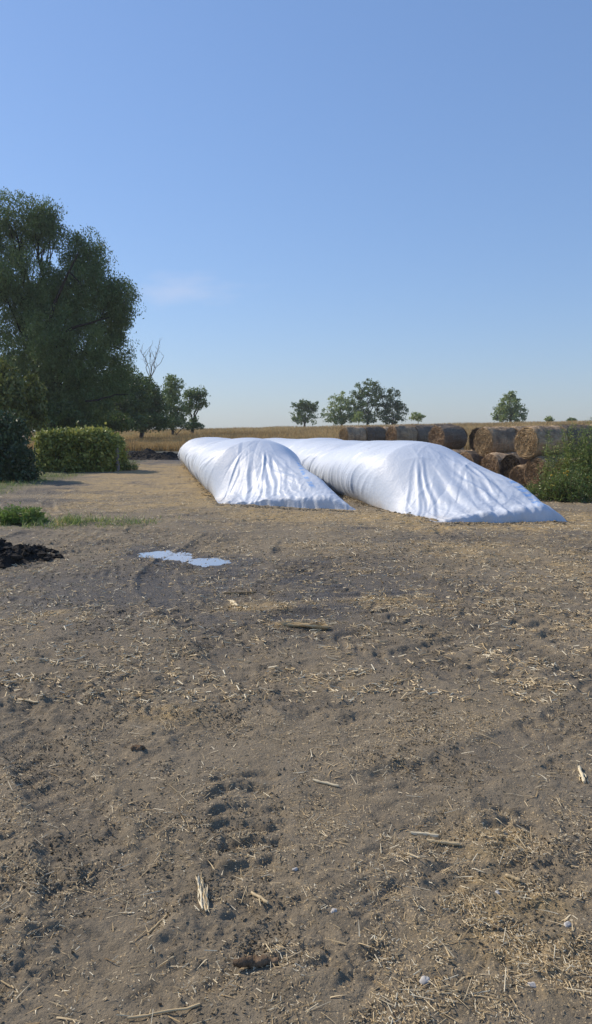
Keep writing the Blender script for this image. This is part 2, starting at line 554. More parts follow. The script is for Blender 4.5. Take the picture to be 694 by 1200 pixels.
def ground_mat():
    n = NT('trampled_mud')
    v = n.coord()
    big = n.noise(0.8, 5, 0.6, v)
    med = n.noise(7, 6, 0.65, v)
    fin = n.noise(60, 5, 0.7, v)
    dry = n.mix(n.ramp(med, [(0.35, 0.0), (0.7, 1.0)]), (0.173, 0.140, 0.092), (0.311, 0.256, 0.174))
    dry = n.mix(n.ramp(big, [(0.35, 0.0), (0.65, 1.0)]), dry, (0.222, 0.186, 0.132))
    dry = n.mix(n.ramp(fin, [(0.52, 0.0), (0.75, 0.55)]), dry, (0.097, 0.077, 0.052))
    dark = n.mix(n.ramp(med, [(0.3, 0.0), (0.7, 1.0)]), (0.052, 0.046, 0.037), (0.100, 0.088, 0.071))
    wet = n.attr('wet')  # damp mud, plus the painted shadow strip before the crop
    wet_shade_n = n.math('MULTIPLY', wet, n.ramp(n.noise(1.6, 5, 0.6, v), [(0.3, 0.55), (0.6, 1.0)]), True)
    col = n.mix(wet_shade_n, dry, dark)
    # chaff: fine pale flecks, denser where straw lies
    fl = n.n('TexVoronoi', feature='F1', ins={'Vector': n.mapping(v, (1.0, 1.7, 1.0)), 'Scale': 75.0, 'Randomness': 1.0})
    fl2 = n.n('TexVoronoi', feature='F1', ins={'Vector': n.mapping(v, (1.6, 1.0, 1.0)), 'Scale': 38.0, 'Randomness': 1.0})
    sel = n.n('SeparateColor', ins={0: fl.outputs['Color']})
    sel2 = n.n('SeparateColor', ins={0: fl2.outputs['Color']})
    st = n.attr('straw')
    th = n.math('ADD', 0.13, n.math('MULTIPLY', st, 0.75))
    m1 = n.math('MULTIPLY', n.math('LESS_THAN', sel.outputs[0], th), n.math('LESS_THAN', fl.outputs['Distance'], 0.34))
    th2 = n.math('ADD', 0.03, n.math('MULTIPLY', st, 0.60))
    m2 = n.math('MULTIPLY', n.math('LESS_THAN', sel2.outputs[0], th2), n.math('LESS_THAN', fl2.outputs['Distance'], 0.30))
    chaff = n.mix(sel.outputs[1], (0.30, 0.215, 0.115), (0.60, 0.47, 0.28))
    col = n.mix(n.math('MAXIMUM', m1, m2), col, chaff)
    bed = n.math('MULTIPLY', n.ramp(st, [(0.25, 0.0), (0.75, 0.9)]), n.ramp(n.noise(3.5, 6, 0.7, n.mapping(v, (0.6, 1.4, 1))), [(0.38, 0.0), (0.62, 1.0)]), True)
    col = n.mix(bed, col, n.mix(fin, (0.27, 0.18, 0.070), (0.60, 0.44, 0.20)))
    gr = n.math('MULTIPLY', n.attr('green'), n.ramp(med, [(0.3, 0.3), (0.6, 0.8)]), True)
    col = n.mix(gr, col, (0.05, 0.075, 0.022))
    rgh = n.math('SUBTRACT', 0.95, n.math('MULTIPLY', wet_shade_n, 0.42))
    h = n.math('ADD', n.math('MULTIPLY', fin, 0.6), n.math('MULTIPLY', n.noise(22, 6, 0.7, v), 1.0))
    n.principled(col, rgh, 0.25, n.bump(h, 0.9, 0.022))
    return n.m


build_ground()

# water
wm = NT('puddle_water')
wv = wm.coord()
wm.principled((0.27, 0.26, 0.245), 0.03, 0.6, wm.bump(wm.noise(9, 2, 0.5, wv), 0.02, 0.01), IOR=1.5, Coat_Weight=1.0, Coat_Roughness=0.03)


def puddle(name, parts, z):
    a = Acc()
    xs = [p[0] for p in parts]
    ysv = [p[1] for p in parts]
    r = max(max(p[2], p[3]) for p in parts) * 1.9
    x = np.arange(min(xs) - r, max(xs) + r, 0.03)
    y = np.arange(min(ysv) - r, max(ysv) + r, 0.03)
    X, Y = np.meshgrid(x, y)
    D = np.min([pud_mask(X, Y, p) for p in parts], axis=0) < 1.45
    below = zg(X.ravel(), Y.ravel()).reshape(X.shape) < z + 0.02
    idx = grid_faces(len(y), len(x))
    keep = (D & below).ravel()[idx].any(1)
    F = idx[keep]
    used, inv = np.unique(F, return_inverse=True)
    V = np.stack([X.ravel()[used], Y.ravel()[used], np.full(len(used), z)], 1)
    o = obj(name, make_mesh(name, V, inv.reshape(-1, 4), wm.m))
    o['kind'] = 'structure'
    return o


puddle('puddle', PUD, WATER_Z)

# ------------------------------------------------------------------ straw litter and clods
def scatter_ground(n, ymin, ymax, dens, wide=0.62, base=2.0):
    """points with density falling with distance (real density map), rejected by dens(x, y)"""
    y = ymin * (ymax / ymin) ** RNG.random(n)
    x = (RNG.random(n) * 2 - 1) * (base + wide * y)
    k = RNG.random(n) < dens(x, y)
    return x[k], y[k]


def build_straw():
    a = Acc()
    # small chips
    for n, y0, y1, l0, l1, w0, w1, gain, seedd in ((620000, 1.6, 11, 0.006, 0.026, 0.002, 0.0055, 0.9, 0), (230000, 6, 26, 0.03, 0.11, 0.006, 0.016, 0.85, 1),
                                                  (110000, 1.6, 18, 0.03, 0.11, 0.002, 0.0055, 0.6, 2)):
        x, y = scatter_ground(n, y0, y1, lambda x, y: gain * (1 - 0.75 * smooth_mask(x, y)) * ss(-0.45, 0.35, noise(x * 3.3, y * 3.3, 79) + 0.5 * noise(x * 9, y * 9, 80)) * (1 - 0.6 * ruts(x, y)[1]) * (0.26 + 0.9 * straw_mask(x, y) + 0.22 * ss(0.1, 0.6, noise(x * 2.1, y * 2.1, 77) + 0.5 * noise(x * 6, y * 6, 78))))
        m = len(x)
        L = l0 + (l1 - l0) * RNG.random(m) ** 2.2
        W = w0 + (w1 - w0) * RNG.random(m)
        an = RNG.random(m) * 2 * PI
        D = np.stack([np.cos(an), np.sin(an), RNG.normal(0, 0.22, m)], 1)
        D /= np.linalg.norm(D, axis=1)[:, None]
        C = np.stack([x, y, zg(x, y) + 0.003 + np.abs(D[:, 2]) * L * 0.4 + RNG.random(m) * 0.004], 1)
        S = np.cross(D, np.array([0, 0, 1.0]) + 0.5 * rand_unit(m))
        S /= np.linalg.norm(S, axis=1)[:, None]
        N = np.cross(S, D)
        hl, hw = (D * (L * 0.5)[:, None]), (S * (W * 0.5)[:, None])
        top = N * (W * 0.35)[:, None]
        V = np.stack([C - hl - hw, C - hl + top, C - hl + hw, C + hl - hw * 0.8, C + hl + top, C + hl + hw * 0.8], 1).reshape(-1, 3)
        f = np.array([[0, 1, 4, 3], [1, 2, 5, 4]])
        F = (np.arange(m)[:, None, None] * 6 + f[None]).reshape(-1, 4)
        a.add(V, F, np.repeat(np.clip(RNG.normal(0.62, 0.28, m), 0, 1), 6))
    # curled leaf and husk scraps
    x, y = scatter_ground(60000, 1.7, 20, lambda x, y: 0.6 * ss(0.0, 0.6, noise(x * 2.6, y * 2.6, 83) + 0.5 * noise(x * 7, y * 7, 84)) * (0.22 + straw_mask(x, y)))
    m = len(x)
    an = RNG.random(m) * 2 * PI
    D = np.stack([np.cos(an), np.sin(an), 0.1 + 0.35 * RNG.random(m)], 1)
    D /= np.linalg.norm(D, axis=1)[:, None]
    V, F, t = blades(np.stack([x, y, zg(x, y) + 0.002], 1), D, (0.025 + 0.07 * RNG.random(m) ** 2) * (0.8 + y / 18), (0.004 + 0.006 * RNG.random(m)) * (0.8 + y / 14), np.clip(RNG.normal(0.6, 0.25, m), 0, 1), 0.45, 3)
    a.add(V, F, t)
    o = obj('straw_litter', a.mesh('straw_litter', M['straw']))
    tag(o, 'chopped pale straw and corn chaff scattered over the muddy yard', 'straw', kind='stuff')


build_straw()

cm = NT('soil_clod')
cv = cm.coord()
cm.principled(cm.ramp(cm.noise(25, 4, 0.6, cv), [(0.3, (0.168, 0.136, 0.090)), (0.7, (0.316, 0.261, 0.178))]), 0.95, 0.15, cm.bump(cm.noise(90, 4, 0.7, cv), 0.8, 0.01))
OCT_DIR = []
for i in range(4):
    for j in range(6):
        OCT_DIR.append((math.sin(PI * (i + 0.5) / 4) * math.cos(2 * PI * j / 6), math.sin(PI * (i + 0.5) / 4) * math.sin(2 * PI * j / 6), math.cos(PI * (i + 0.5) / 4)))
OCT_DIR = np.array(OCT_DIR)


def lumps(C, R, flat=0.55, jit=0.38):
    m = len(C)
    rr = R[:, None] * np.clip(1 + jit * RNG.normal(size=(m, 24)), 0.35, 1.7)
    sc = np.stack([0.8 + 0.5 * RNG.random(m), 0.8 + 0.5 * RNG.random(m), np.full(m, flat)], 1)
    V = C[:, None, :] + rr[..., None] * OCT_DIR[None] * sc[:, None, :]
    f = grid_faces(4, 6, wrap=True)
    cap = np.array([[0, 1, 2, 3], [0, 3, 4, 5]])
    f = np.concatenate([f, cap])
    F = (np.arange(m)[:, None, None] * 24 + f[None]).reshape(-1, 4)
    return V.reshape(-1, 3), F


def build_clods():
    a = Acc()
    x, y = scatter_ground(150000, 1.7, 16, lambda x, y: (1 - 0.9 * smooth_mask(x, y)) * (0.10 + 0.75 * ss(0.1, 0.6, noise(x * 1.5, y * 1.5, 21) + 0.6 * noise(x * 5, y * 5, 23))))
    R = 0.0025 + 0.0085 * RNG.random(len(x)) ** 3 * (0.7 + y / 9)
    V, F = lumps(np.stack([x, y, zg(x, y) + R * 0.02], 1), R)
    a.add(V, F)
    # spilled lumps along the edges of the bags
    for (p, q, n2) in ((G(256, 592), G(421, 601), 420), (G(512, 615), G(667, 613), 420), ((-2.75, 24.3), (-6.75, 45.0), 700), ((2.25, 21.2), (1.2, 25.5), 200), ((-2.75, 24.3), G(256, 590), 80), ((2.25, 21.2), G(512, 613), 120)):
        tt = RNG.random(n2)
        ex = p[0] + (q[0] - p[0]) * tt + RNG.normal(0, 0.12, n2)
        ey = p[1] + (q[1] - p[1]) * tt + RNG.normal(0, 0.12, n2)
        R2 = 0.008 + 0.030 * RNG.random(n2) ** 3
        V, F = lumps(np.stack([ex, ey, zg(ex, ey) + R2 * 0.2], 1), R2)
        a.add(V, F)
    # thin torn flakes of mud standing at all angles
    x, y = scatter_ground(230000, 1.7, 15, lambda x, y: (1 - 0.85 * smooth_mask(x, y)) * (0.15 + 0.85 * ss(-0.05, 0.5, noise(x * 1.5, y * 1.5, 21) + 0.6 * noise(x * 5, y * 5, 23))))
    m = len(x)
    D = rand_unit(m) * np.array([1, 1, 0.6])
    D[:, 2] = np.abs(D[:, 2])
    D /= np.linalg.norm(D, axis=1)[:, None]
    L = (0.007 + 0.022 * RNG.random(m) ** 2.5) * (0.8 + y / 14)
    V, F, t = leaf_quads(np.stack([x, y, zg(x, y) + D[:, 2] * L * 0.25], 1), D, L, L * (0.35 + 0.4 * RNG.random(m)), RNG.random(m), 0.3)
    a.add(V, F, t)
    o = obj('soil_clods', a.mesh('soil_clods', cm.m, False))
    tag(o, 'small crumbs of mud strewn over the churned yard', 'soil', kind='stuff')


build_clods()

# ------------------------------------------------------------------ silage bags
def film_mat():
    n = NT('white_silage_film')
    v = n.coord()
    dirt = n.noise(1.3, 6, 0.65, v)
    splash = n.attr('low')
    base = n.mix(n.math('MULTIPLY', n.ramp(dirt, [(0.45, 0.0), (0.8, 0.55)]), 0.35), (0.575, 0.64, 0.73), (0.52, 0.545, 0.57))
    base = n.mix(n.math('MULTIPLY', splash, n.ramp(n.noise(5, 5, 0.7, v), [(0.3, 0.2), (0.7, 0.9)]), True), base, (0.50, 0.45, 0.37))
    # printed blue lettering, blurred to strokes on the crumpled tail
    pr = n.attr('print')
    uvx = n.attr('strip')
    cells = n.n('TexVoronoi', feature='F1', distance='CHEBYCHEV', voronoi_dimensions='1D', ins={'W': uvx, 'Scale': 1.0, 'Randomness': 0.9})
    strokes = n.math('MULTIPLY', n.ramp(cells.outputs['Distance'], [(0.28, 1.0), (0.36, 0.0)]), n.ramp(n.noise(7, 3, 0.6, v), [(0.38, 0.0), (0.50, 1.0)]))
    ink = n.math('MULTIPLY', pr, strokes, True)
    base = n.mix(n.math('MULTIPLY', ink, 0.6), base, (0.10, 0.36, 0.80))
    h = n.math('ADD', n.noise(14, 4, 0.6, n.mapping(v, (1, 1, 1)), 0.4), n.math('MULTIPLY', n.noise(4, 3, 0.5, v, 0.6), 1.4))
    n.principled(base, 0.50, 0.40, n.bump(h, 0.25, 0.03), Subsurface_Weight=0.0)
    return n.m


FILM = film_mat()


def ridged(x, y, seed):
    return (1 - np.minimum(np.abs(noise(x, y, seed)) * 2.2, 1)) ** 2


def silage_bag(L0, R0, L1, R1, tailL, tailR, Hfun, crest, label, seed, peak_end, folds, print_band, hem_h):
    """L0/R0: ground contact left and right at the far end, L1/R1 where the tail starts, tailL/tailR: ends of the tail's lower edge"""
    L0, R0, L1, R1, TL, TR = [np.array(p, float) for p in (L0, R0, L1, R1, tailL, tailR)]
    ns, nt, nu = 420, 170, 220
    u = np.linspace(0, 1, nu)
    ang = np.radians(-42 + u * 264)          # from left contact over the top to right contact
    ca, sa = -np.cos(ang), np.sin(ang)
    zc = 0.46
    zb = np.where(sa > 0, zc + (1 - zc) * sa, zc + zc * sa / math.sin(math.radians(42)))
    fb = 0.5 + 0.5 * ca / math.cos(math.radians(42)) * 0.92
    S = np.concatenate([np.linspace(0, 1, ns) ** 0.8, 1 + np.linspace(0, 1, nt + 1)[1:]])
    rows = []
    for s in S:
        if s <= 1:
            Lp, Rp = L0 + (L1 - L0) * s, R0 + (R1 - R0) * s
            t = 0.0
        else:
            t = s - 1
            e = t ** 0.92
            Lp, Rp = L1 + (TL - L1) * e, R1 + (TR - R1) * e
        H = Hfun(s)
        cap = 1.0
        if s < 0.022:
            q = 1 - s / 0.022
            cap = math.sqrt(max(0.0, 1 - q * q)) * 0.97 + 0.03
        # tail shape
        p = 0.5 + (peak_end - 0.5) * min(1, t * 1.5)
        left = np.sin(PI / 2 * np.clip(u / p, 0, 1)) ** (1.0 + 0.9 * t)
        right = np.sin(PI / 2 * np.clip((1 - u) / (1 - p), 0, 1)) ** 0.8
        zt = np.where(u < p, left, right)
        tt = t if s > 1 else (s - 1) * np.linalg.norm(L1 - L0) / np.linalg.norm(TL - L1)
        k = float(ss(-0.55, 0.70, tt))
        p = 0.5 + (peak_end - 0.5) * float(ss(-0.5, 0.75, tt))
        f = fb * (1 - k) + u * k
        zz = (zb * (1 - k) + zt * k) * H
        c = (Lp + Rp) / 2
        xy = c[None] + ((Lp - c)[None] * (1 - 2 * f)[:, None]) * cap
        zz = zz * (0.35 + 0.65 * cap) if cap < 1 else zz
        rows.append(np.concatenate([xy, zz[:, None]], 1))
    V = np.array(rows)
    # normals
    du = np.gradient(V, axis=1)
    dsv = np.gradient(V, axis=0)
    N = np.cross(dsv, du)
    N /= np.linalg.norm(N, axis=2)[..., None] + 1e-9
    if N[ns // 2, nu // 2, 2] < 0:
        N = -N
    Sg = np.repeat(S[:, None], nu, 1)
    Ug = np.repeat(u[None], len(S), 0)
    length = np.linalg.norm(L1 - L0)
    m = np.minimum(Sg, 1) * length + np.maximum(Sg - 1, 0) * np.linalg.norm(TL - L1)
    # ring wrinkles on the body, slanting, strongest on the flanks
    flank = ss(0.03, 0.12, Ug) * (1 - ss(0.34, 0.50, Ug)) + ss(0.5, 0.62, Ug) * (1 - ss(0.85, 0.97, Ug))
    sl = m - Ug * 4.2 + 0.10 * noise(m * 2, Ug * 6, seed)
    wr = ridged(sl * 1.7, Ug * 1.6, seed + 1) * 0.060 + ridged(sl * 3.9, Ug * 2.4, seed + 2) * 0.026
    wmask = ss(-0.3, 0.5, noise(m * 0.35, Ug * 3, seed + 3)) * 0.75 + 0.25
    body = 1 - ss(0.90, 1.03, Sg)
    d = wr * wmask * flank * body
    d = d + 0.045 * noise(m * 0.55, Ug * 2.2, seed + 4) * body * ss(0.0, 0.15, Ug) * (1 - ss(0.85, 1.0, Ug))
    # folds fanning out from behind the crest over the tail: each fold has its own line, width, start and end
    rs = np.random.default_rng(seed)
    tx, ty = V[..., 0] - crest[0], V[..., 1] - crest[1]
    th = np.arctan2(ty, tx)
    r = np.hypot(tx, ty)
    tl, tr = math.atan2(TL[1] - crest[1], TL[0] - crest[0]), math.atan2(TR[1] - crest[1], TR[0] - crest[0])
    rl = np.linalg.norm((TL + TR) / 2 - np.array(crest))
    fold = np.zeros_like(r)

    def one(ang, w0, amp, ra, rb, bend):
        dd = r * np.sin(th - ang - bend * (r / rl - 0.6) - 0.05 * noise(r * 1.1 + ang * 9, r * 0 + amp * 90, seed + 5))
        w = w0 * (0.55 + 0.6 * r / rl)
        win = ss(ra, ra + 0.8, r) * (1 - ss(rb - 0.5, rb, r)) * (np.cos(th - ang) > 0)
        q = dd / w
        return win * amp * (np.exp(-q * q) - 0.55 * np.exp(-((q - 1.6) / 1.1) ** 2))
    for (f, w0, amp, ra, rb) in folds:
        fold += one(tl + (tr - tl) * f, w0, amp, ra, rl * rb, 0.16 * rs.normal())
    for k in range(12):
        fold += one(tl - 0.1 + (tr - tl + 0.1) * rs.random(), 0.035 + 0.04 * rs.random(), 0.010 + 0.012 * rs.random(), 0.9 + 1.4 * rs.random(), rl * (0.8 + 0.4 * rs.random()), 0.3 * rs.normal())
    crz = np.zeros_like(r)
    for k in range(90):
        f = rs.random()
        a0_ = tl - 0.25 + (tr - tl + 0.25) * f
        rc = 0.8 + (rl * 0.95 - 0.8) * rs.random()
        cxk, cyk = rc * math.cos(a0_), rc * math.sin(a0_)
        ph = a0_ + rs.normal() * 0.45
        hl = 0.15 + 0.55 * rs.random()
        wk = 0.028 + 0.03 * rs.random()
        al = (tx - cxk) * math.cos(ph) + (ty - cyk) * math.sin(ph)
        pe = -(tx - cxk) * math.sin(ph) + (ty - cyk) * math.cos(ph) + 0.25 * (rs.random() - 0.5) * al * al
        crz += (0.006 + 0.011 * rs.random()) * (1 if rs.random() < 0.7 else -1) * np.exp(-np.abs(pe) / wk) * np.exp(-(al / hl) ** 4)
    fold = fold + crz
    for k in range(46):
        m0, u0 = length * (0.10 + 0.92 * rs.random()), 0.06 + 0.34 * rs.random()
        pe = (m - m0) - (3.0 + 2.5 * rs.random()) * (Ug - u0) + 0.12 * np.sin((Ug - u0) * 14 + k)
        d = d + (0.020 + 0.034 * rs.random()) * np.exp(-np.abs(pe) / (0.05 + 0.07 * rs.random())) * np.exp(-((Ug - u0) / (0.06 + 0.10 * rs.random())) ** 4) * body
    tail = ss(0.84, 1.0, Sg) * ss(0.0, 0.05, Ug) * (1 - 0.8 * ss(0.80, 0.92, Ug))
    d = d + tail * fold * 0.74
    d = d + tail * ss(0.8, 1.8, r) * 0.030 * noise(V[..., 0] * 0.9 + 3, V[..., 1] * 0.9, seed + 9)
    low_e = ss(1.55, 1.9, Sg) * ss(0.02, 0.08, Ug)
    d = d + low_e * 0.6 * (0.016 * ridged(V[..., 0] * 4.5 + V[..., 1] * 1.5, V[..., 1] * 4.5, seed + 31) + 0.012 * noise(V[..., 0] * 9, V[..., 1] * 8, seed + 32))
    # puffed hem along the lower edge
    hem = np.exp(-((Sg - 1.93) / 0.045) ** 2) * ss(0.04, 0.12, Ug)
    hz = hem * hem_h * (0.085 + 0.08 * noise(Ug * 9, Ug * 0 + seed, seed + 10) + 0.035 * noise(Ug * 26, Ug * 0, seed + 11))
    V = V + N * d[..., None]
    V[..., 2] += np.maximum(hz, -0.02)
    V[..., 1] -= hem * 0.07 * (1 + noise(Ug * 13, Ug * 0 + 3, seed + 12))
    # crumpled lower edge
    edge = ss(1.90, 2.0, Sg)
    V[..., 1] += edge * (0.10 * noise(Ug * 7, Ug * 0 + 9, seed + 13) + 0.025 * noise(Ug * 17, Ug * 0 + 2, seed + 33))
    V[..., 2] += edge * 0.03 * np.abs(noise(Ug * 21, Ug * 0 + 5, seed + 14))
    lowf = 0.02 + 0.012 * noise(m * 4, Ug * 4, seed + 15)
    V[..., 2] = np.maximum(V[..., 2], lowf * (Sg < 1.97))
    zl = zg(V[..., 0].ravel(), V[..., 1].ravel(), False).reshape(Sg.shape)
    V[..., 2] *= 1 - ss(1.962, 1.992, Sg)
    V[..., 2] += zl * 0.9 - 0.012 - 0.02 * ss(1.97, 2.0, Sg)
    low = np.exp(-V[..., 2] / 0.16) * (0.4 + 0.6 * ss(-0.2, 0.4, noise(m * 1.2, Ug * 5, seed + 16)))
    a0, a1, t0, t1 = print_band
    across = Ug
    pr = ss(t0, t0 + 0.05, Sg) * (1 - ss(t1 - 0.05, t1, Sg)) * ss(a0, a0 + 0.015, across) * (1 - ss(a1 - 0.015, a1, across))
    me = make_mesh('silage_bag', V.reshape(-1, 3), grid_faces(len(S), nu), FILM,
                   {'low': low.ravel(), 'print': pr.ravel(), 'strip': (m * 9.0).ravel()}, True)
    o = obj('silage_bag', me)
    tag(o, label, 'silage bag', 'white silage bags on the yard')
    return o


def bag_height(near, far, humps, tail_pow, end_h=0.06):
    def H(s):
        if s <= 1:
            h = far + (near - far) * s
            for (c, w, a) in humps:
                h += a * math.exp(-((s - c) / w) ** 2)
            return h
        t = s - 1
        h1 = near
        for (c, w, a) in humps:
            h1 += a * math.exp(-((1 - c) / w) ** 2) * math.exp(-(t / 0.2) ** 2)
        return end_h + (h1 - end_h) * max(0.0, 1 - t) ** tail_pow
    return H


silage_bag((-6.75, 45.0), (-3.95, 45.5), (-2.75, 24.3), (0.05, 24.8), G(256, 590), G(421, 599),
           bag_height(1.80, 1.66, [(0.55, 0.10, -0.06), (0.93, 0.10, 0.10)], 0.72), (-1.35, 25.0),
           'shorter white plastic silage bag nearer the hedge, its tail ending before the larger bag', 100, 0.82, [(-0.12, 0.07, 0.030, 0.9, 1.3), (0.10, 0.14, 0.040, 1.7, 1.2), (0.30, 0.08, 0.040, 1.3, 1.3), (0.52, 0.12, 0.040, 1.6, 1.3), (0.66, 0.07, 0.035, 1.2, 1.1), (0.80, 0.09, 0.022, 1.5, 1.2)], (0.725, 0.775, 1.30, 1.85), 0.25)
silage_bag((-3.1, 46.0), (-0.3, 46.6), (2.25, 21.2), (5.05, 21.8), G(512, 613), G(667, 611),
           bag_height(1.82, 1.62, [(0.52, 0.08, 0.05), (0.80, 0.05, -0.07), (0.95, 0.10, 0.08)], 0.74), (3.5, 21.7),
           'larger white silage bag in front of the hay bales, tail drawn to a point', 200, 0.86, [(-0.32, 0.07, 0.024, 1.2, 1.1), (-0.15, 0.07, 0.040, 0.8, 1.3), (-0.06, 0.05, 0.024, 1.3, 1.0), (0.04, 0.06, 0.036, 0.9, 1.2), (0.22, 0.13, 0.045, 1.6, 1.0), (0.42, 0.17, 0.055, 1.2, 1.0), (0.56, 0.08, 0.040, 1.5, 1.3), (0.68, 0.10, 0.040, 1.0, 1.2), (0.80, 0.07, 0.030, 1.2, 1.3), (0.91, 0.06, 0.020, 1.4, 1.3)], (0.80, 0.88, 1.45, 1.97), 0.7)

# ------------------------------------------------------------------ hay bales
def hay_mat(name, c0, c1, c2, wrap):
    n = NT(name)
    v = n.coord()
    rnd = n.n('ObjectInfo').outputs['Random']
    if wrap:
        f = n.noise(9, 6, 0.7, n.mapping(v, (0.5, 4, 4)), 0.5)
    else:
        f = n.noise(14, 6, 0.7, v, 1.2)
    col = n.ramp(f, [(0.28, c0), (0.5, c1), (0.72, c2)])
    if wrap:
        blot = n.ramp(n.noise(1.6, 4, 0.6, v), [(0.42, 0.0), (0.62, 0.75)])
        col = n.mix(blot, col, (0.20, 0.165, 0.13))
    col = n.mix(n.math('MULTIPLY', rnd, 0.35), col, (0.06, 0.045, 0.03))
    n.principled(col, 0.95, 0.1, n.bump(n.noise(40, 6, 0.75, n.mapping(v, (0.4, 2, 2)) if wrap else v, 0.6), 0.9, 0.03))
    return n.m


M['wrap'] = hay_mat('weathered_bale_flank', (0.315, 0.226, 0.143), (0.598, 0.437, 0.278), (0.900, 0.706, 0.450), True)
M['wrap_dark'] = hay_mat('dark_weathered_bale_flank', (0.103, 0.085, 0.069), (0.204, 0.167, 0.128), (0.389, 0.305, 0.213), True)
M['hay'] = hay_mat('golden_hay_end', (0.232, 0.161, 0.085), (0.462, 0.325, 0.181), (0.713, 0.544, 0.314), False)
M['hay_black'] = hay_mat('black_hay_end', (0.022, 0.018, 0.015), (0.050, 0.040, 0.032), (0.10, 0.075, 0.05), False)  # near-black hay end for the two bales set in gaps
M['hay_old'] = hay_mat('brown_hay_end', (0.151, 0.102, 0.067), (0.322, 0.221, 0.135), (0.538, 0.388, 0.231), False)


def bale_body(R, L, seed, mat, sag=0.06):
    nx, na = 44, 96
    xs = np.linspace(-L / 2, L / 2, nx)
    an = np.linspace(0, 2 * PI, na, endpoint=False)
    X, A = np.meshgrid(xs, an, indexing='ij')
    cx, sx = np.cos(A), np.sin(A)
    d = 0.050 * noise(X * 1.6 + seed, cx * 1.4 + sx * 2.1, seed) + 0.028 * noise(X * 9, A * 1.2, seed + 1) + 0.014 * noise(cx * 5 + X * 2, sx * 9, seed + 2)
    edge = np.abs(X) / (L / 2)
    r = (R + d) * (1 - 0.07 * ss(0.86, 1.0, edge))
    Yv, Z = r * cx * (1 + sag * 0.6), r * sx
    Z = np.where(Z < 0, Z * (1 - sag), Z * (1 - 0.3 * sag))
    a = Acc()
    a.add(np.stack([X, Yv, Z], -1).reshape(-1, 3), grid_faces(nx, na, True), 0.5)
    m = 1500                                   # wisps of hay pulled out of the net
    th = RNG.random(m) * 2 * PI
    C = np.stack([RNG.uniform(-L / 2, L / 2, m), (R + 0.01) * np.cos(th) * (1 + sag * 0.6), (R + 0.01) * np.sin(th)], 1)
    C[:, 2] *= np.where(C[:, 2] < 0, 1 - sag, 1 - 0.3 * sag)
    D = np.stack([RNG.normal(0, 0.5, m), -np.sin(th), np.cos(th)], 1) + RNG.normal(0, 0.45, (m, 3))
    D /= np.linalg.norm(D, axis=1)[:, None]
    V, F, t = leaf_quads(C, D, 0.06 + 0.14 * RNG.random(m), 0.010, RNG.random(m))
    a.add(V, F, t)
    return a.mesh('body', mat, True), None


def bale_end(R, L, seed, mat, side, rag=1.0):
    nr, na = 40, 96
    rr = np.linspace(0.015, 0.985, nr)
    an = np.linspace(0, 2 * PI, na, endpoint=False)
    Rr, A = np.meshgrid(rr, an, indexing='ij')
    spiral = Rr * 7.5 - A / (2 * PI)
    ridge = np.abs((spiral % 1.0) - 0.5) * 2
    d = 0.030 * ridge * (0.3 + Rr) + rag * 0.05 * noise(Rr * np.cos(A) * 3 + seed, Rr * np.sin(A) * 3, seed) + rag * 0.022 * noise(Rr * np.cos(A) * 13, Rr * np.sin(A) * 13, seed + 1)
    d = d * (1 - ss(0.93, 1.0, Rr)) - 0.02 * (1 - ss(0.0, 0.35, Rr))
    r = Rr * R * 0.965
    Y, Z = r * np.cos(A) * 1.03, r * np.sin(A)
    Z = np.where(Z < 0, Z * 0.95, Z * 0.985)
    X = side * (L / 2 - 0.01 + d)
    a = Acc()
    F = grid_faces(nr, na, True)
    if side < 0:
        F = F[:, ::-1]
    a.add(np.stack([X, Y, Z], -1).reshape(-1, 3), F, 0.5)
    # loose stems lying along the spiral
    m = int(750 * rag)
    ra = np.sqrt(RNG.random(m)) * 0.97
    th = RNG.random(m) * 2 * PI
    C = np.stack([np.full(m, side * (L / 2 + 0.02)) + side * RNG.random(m) * 0.05, ra * R * np.cos(th), ra * R * np.sin(th) * 0.96], 1)
    T = np.stack([RNG.normal(0, 0.25, m), -np.sin(th), np.cos(th)], 1) + RNG.normal(0, 0.35, (m, 3))
    T /= np.linalg.norm(T, axis=1)[:, None]
    V, F2, t = leaf_quads(C, T, 0.08 + 0.16 * RNG.random(m), 0.012, RNG.random(m))
    a.add(V, F2, t)
    return a.mesh('end_face', mat, True)


AX = math.atan2(-0.46, -0.89)      # direction the lit ends face
BALE_R = 0.62
VAR = {}
for key, (bm_, em_, sd) in {'gold': ('wrap', 'hay', 3), 'gold2': ('wrap', 'hay', 9), 'dark': ('wrap_dark', 'hay_old', 17), 'old': ('wrap', 'hay_old', 25), 'dark2': ('wrap_dark', 'hay', 31), 'black': ('wrap_dark', 'hay_black', 41)}.items():
    b, _ = bale_body(BALE_R, 1.5, sd, M[bm_])
    VAR[key] = (b, bale_end(BALE_R, 1.5, sd + 2, M[em_], 1), bale_end(BALE_R, 1.5, sd + 4, M['hay_old'], -1, 0.6))


BALES = []


def bale(var, face, label, rz=0.0, roll=0.0, scale=1.0, tilt=0.0):
    """face = centre of the end that faces the yard"""
    ang = AX + rz
    dx, dy = math.cos(ang), math.sin(ang)
    c = (face[0] - dx * 0.75 * scale, face[1] - dy * 0.75 * scale)
    BALES.append((c[0], c[1], face[2]))
    o = thing('round_hay_bale', (c[0], c[1], face[2]), label, 'hay bale', 'round hay bales stacked beside the white bags', ang)
    o.rotation_euler = (roll, tilt, ang)
    o.scale = (scale,) * 3
    b, e, e2 = VAR[var]
    obj('body', b, o)
    obj('end_face', e, o)
    obj('end_face', e2, o)
    return o


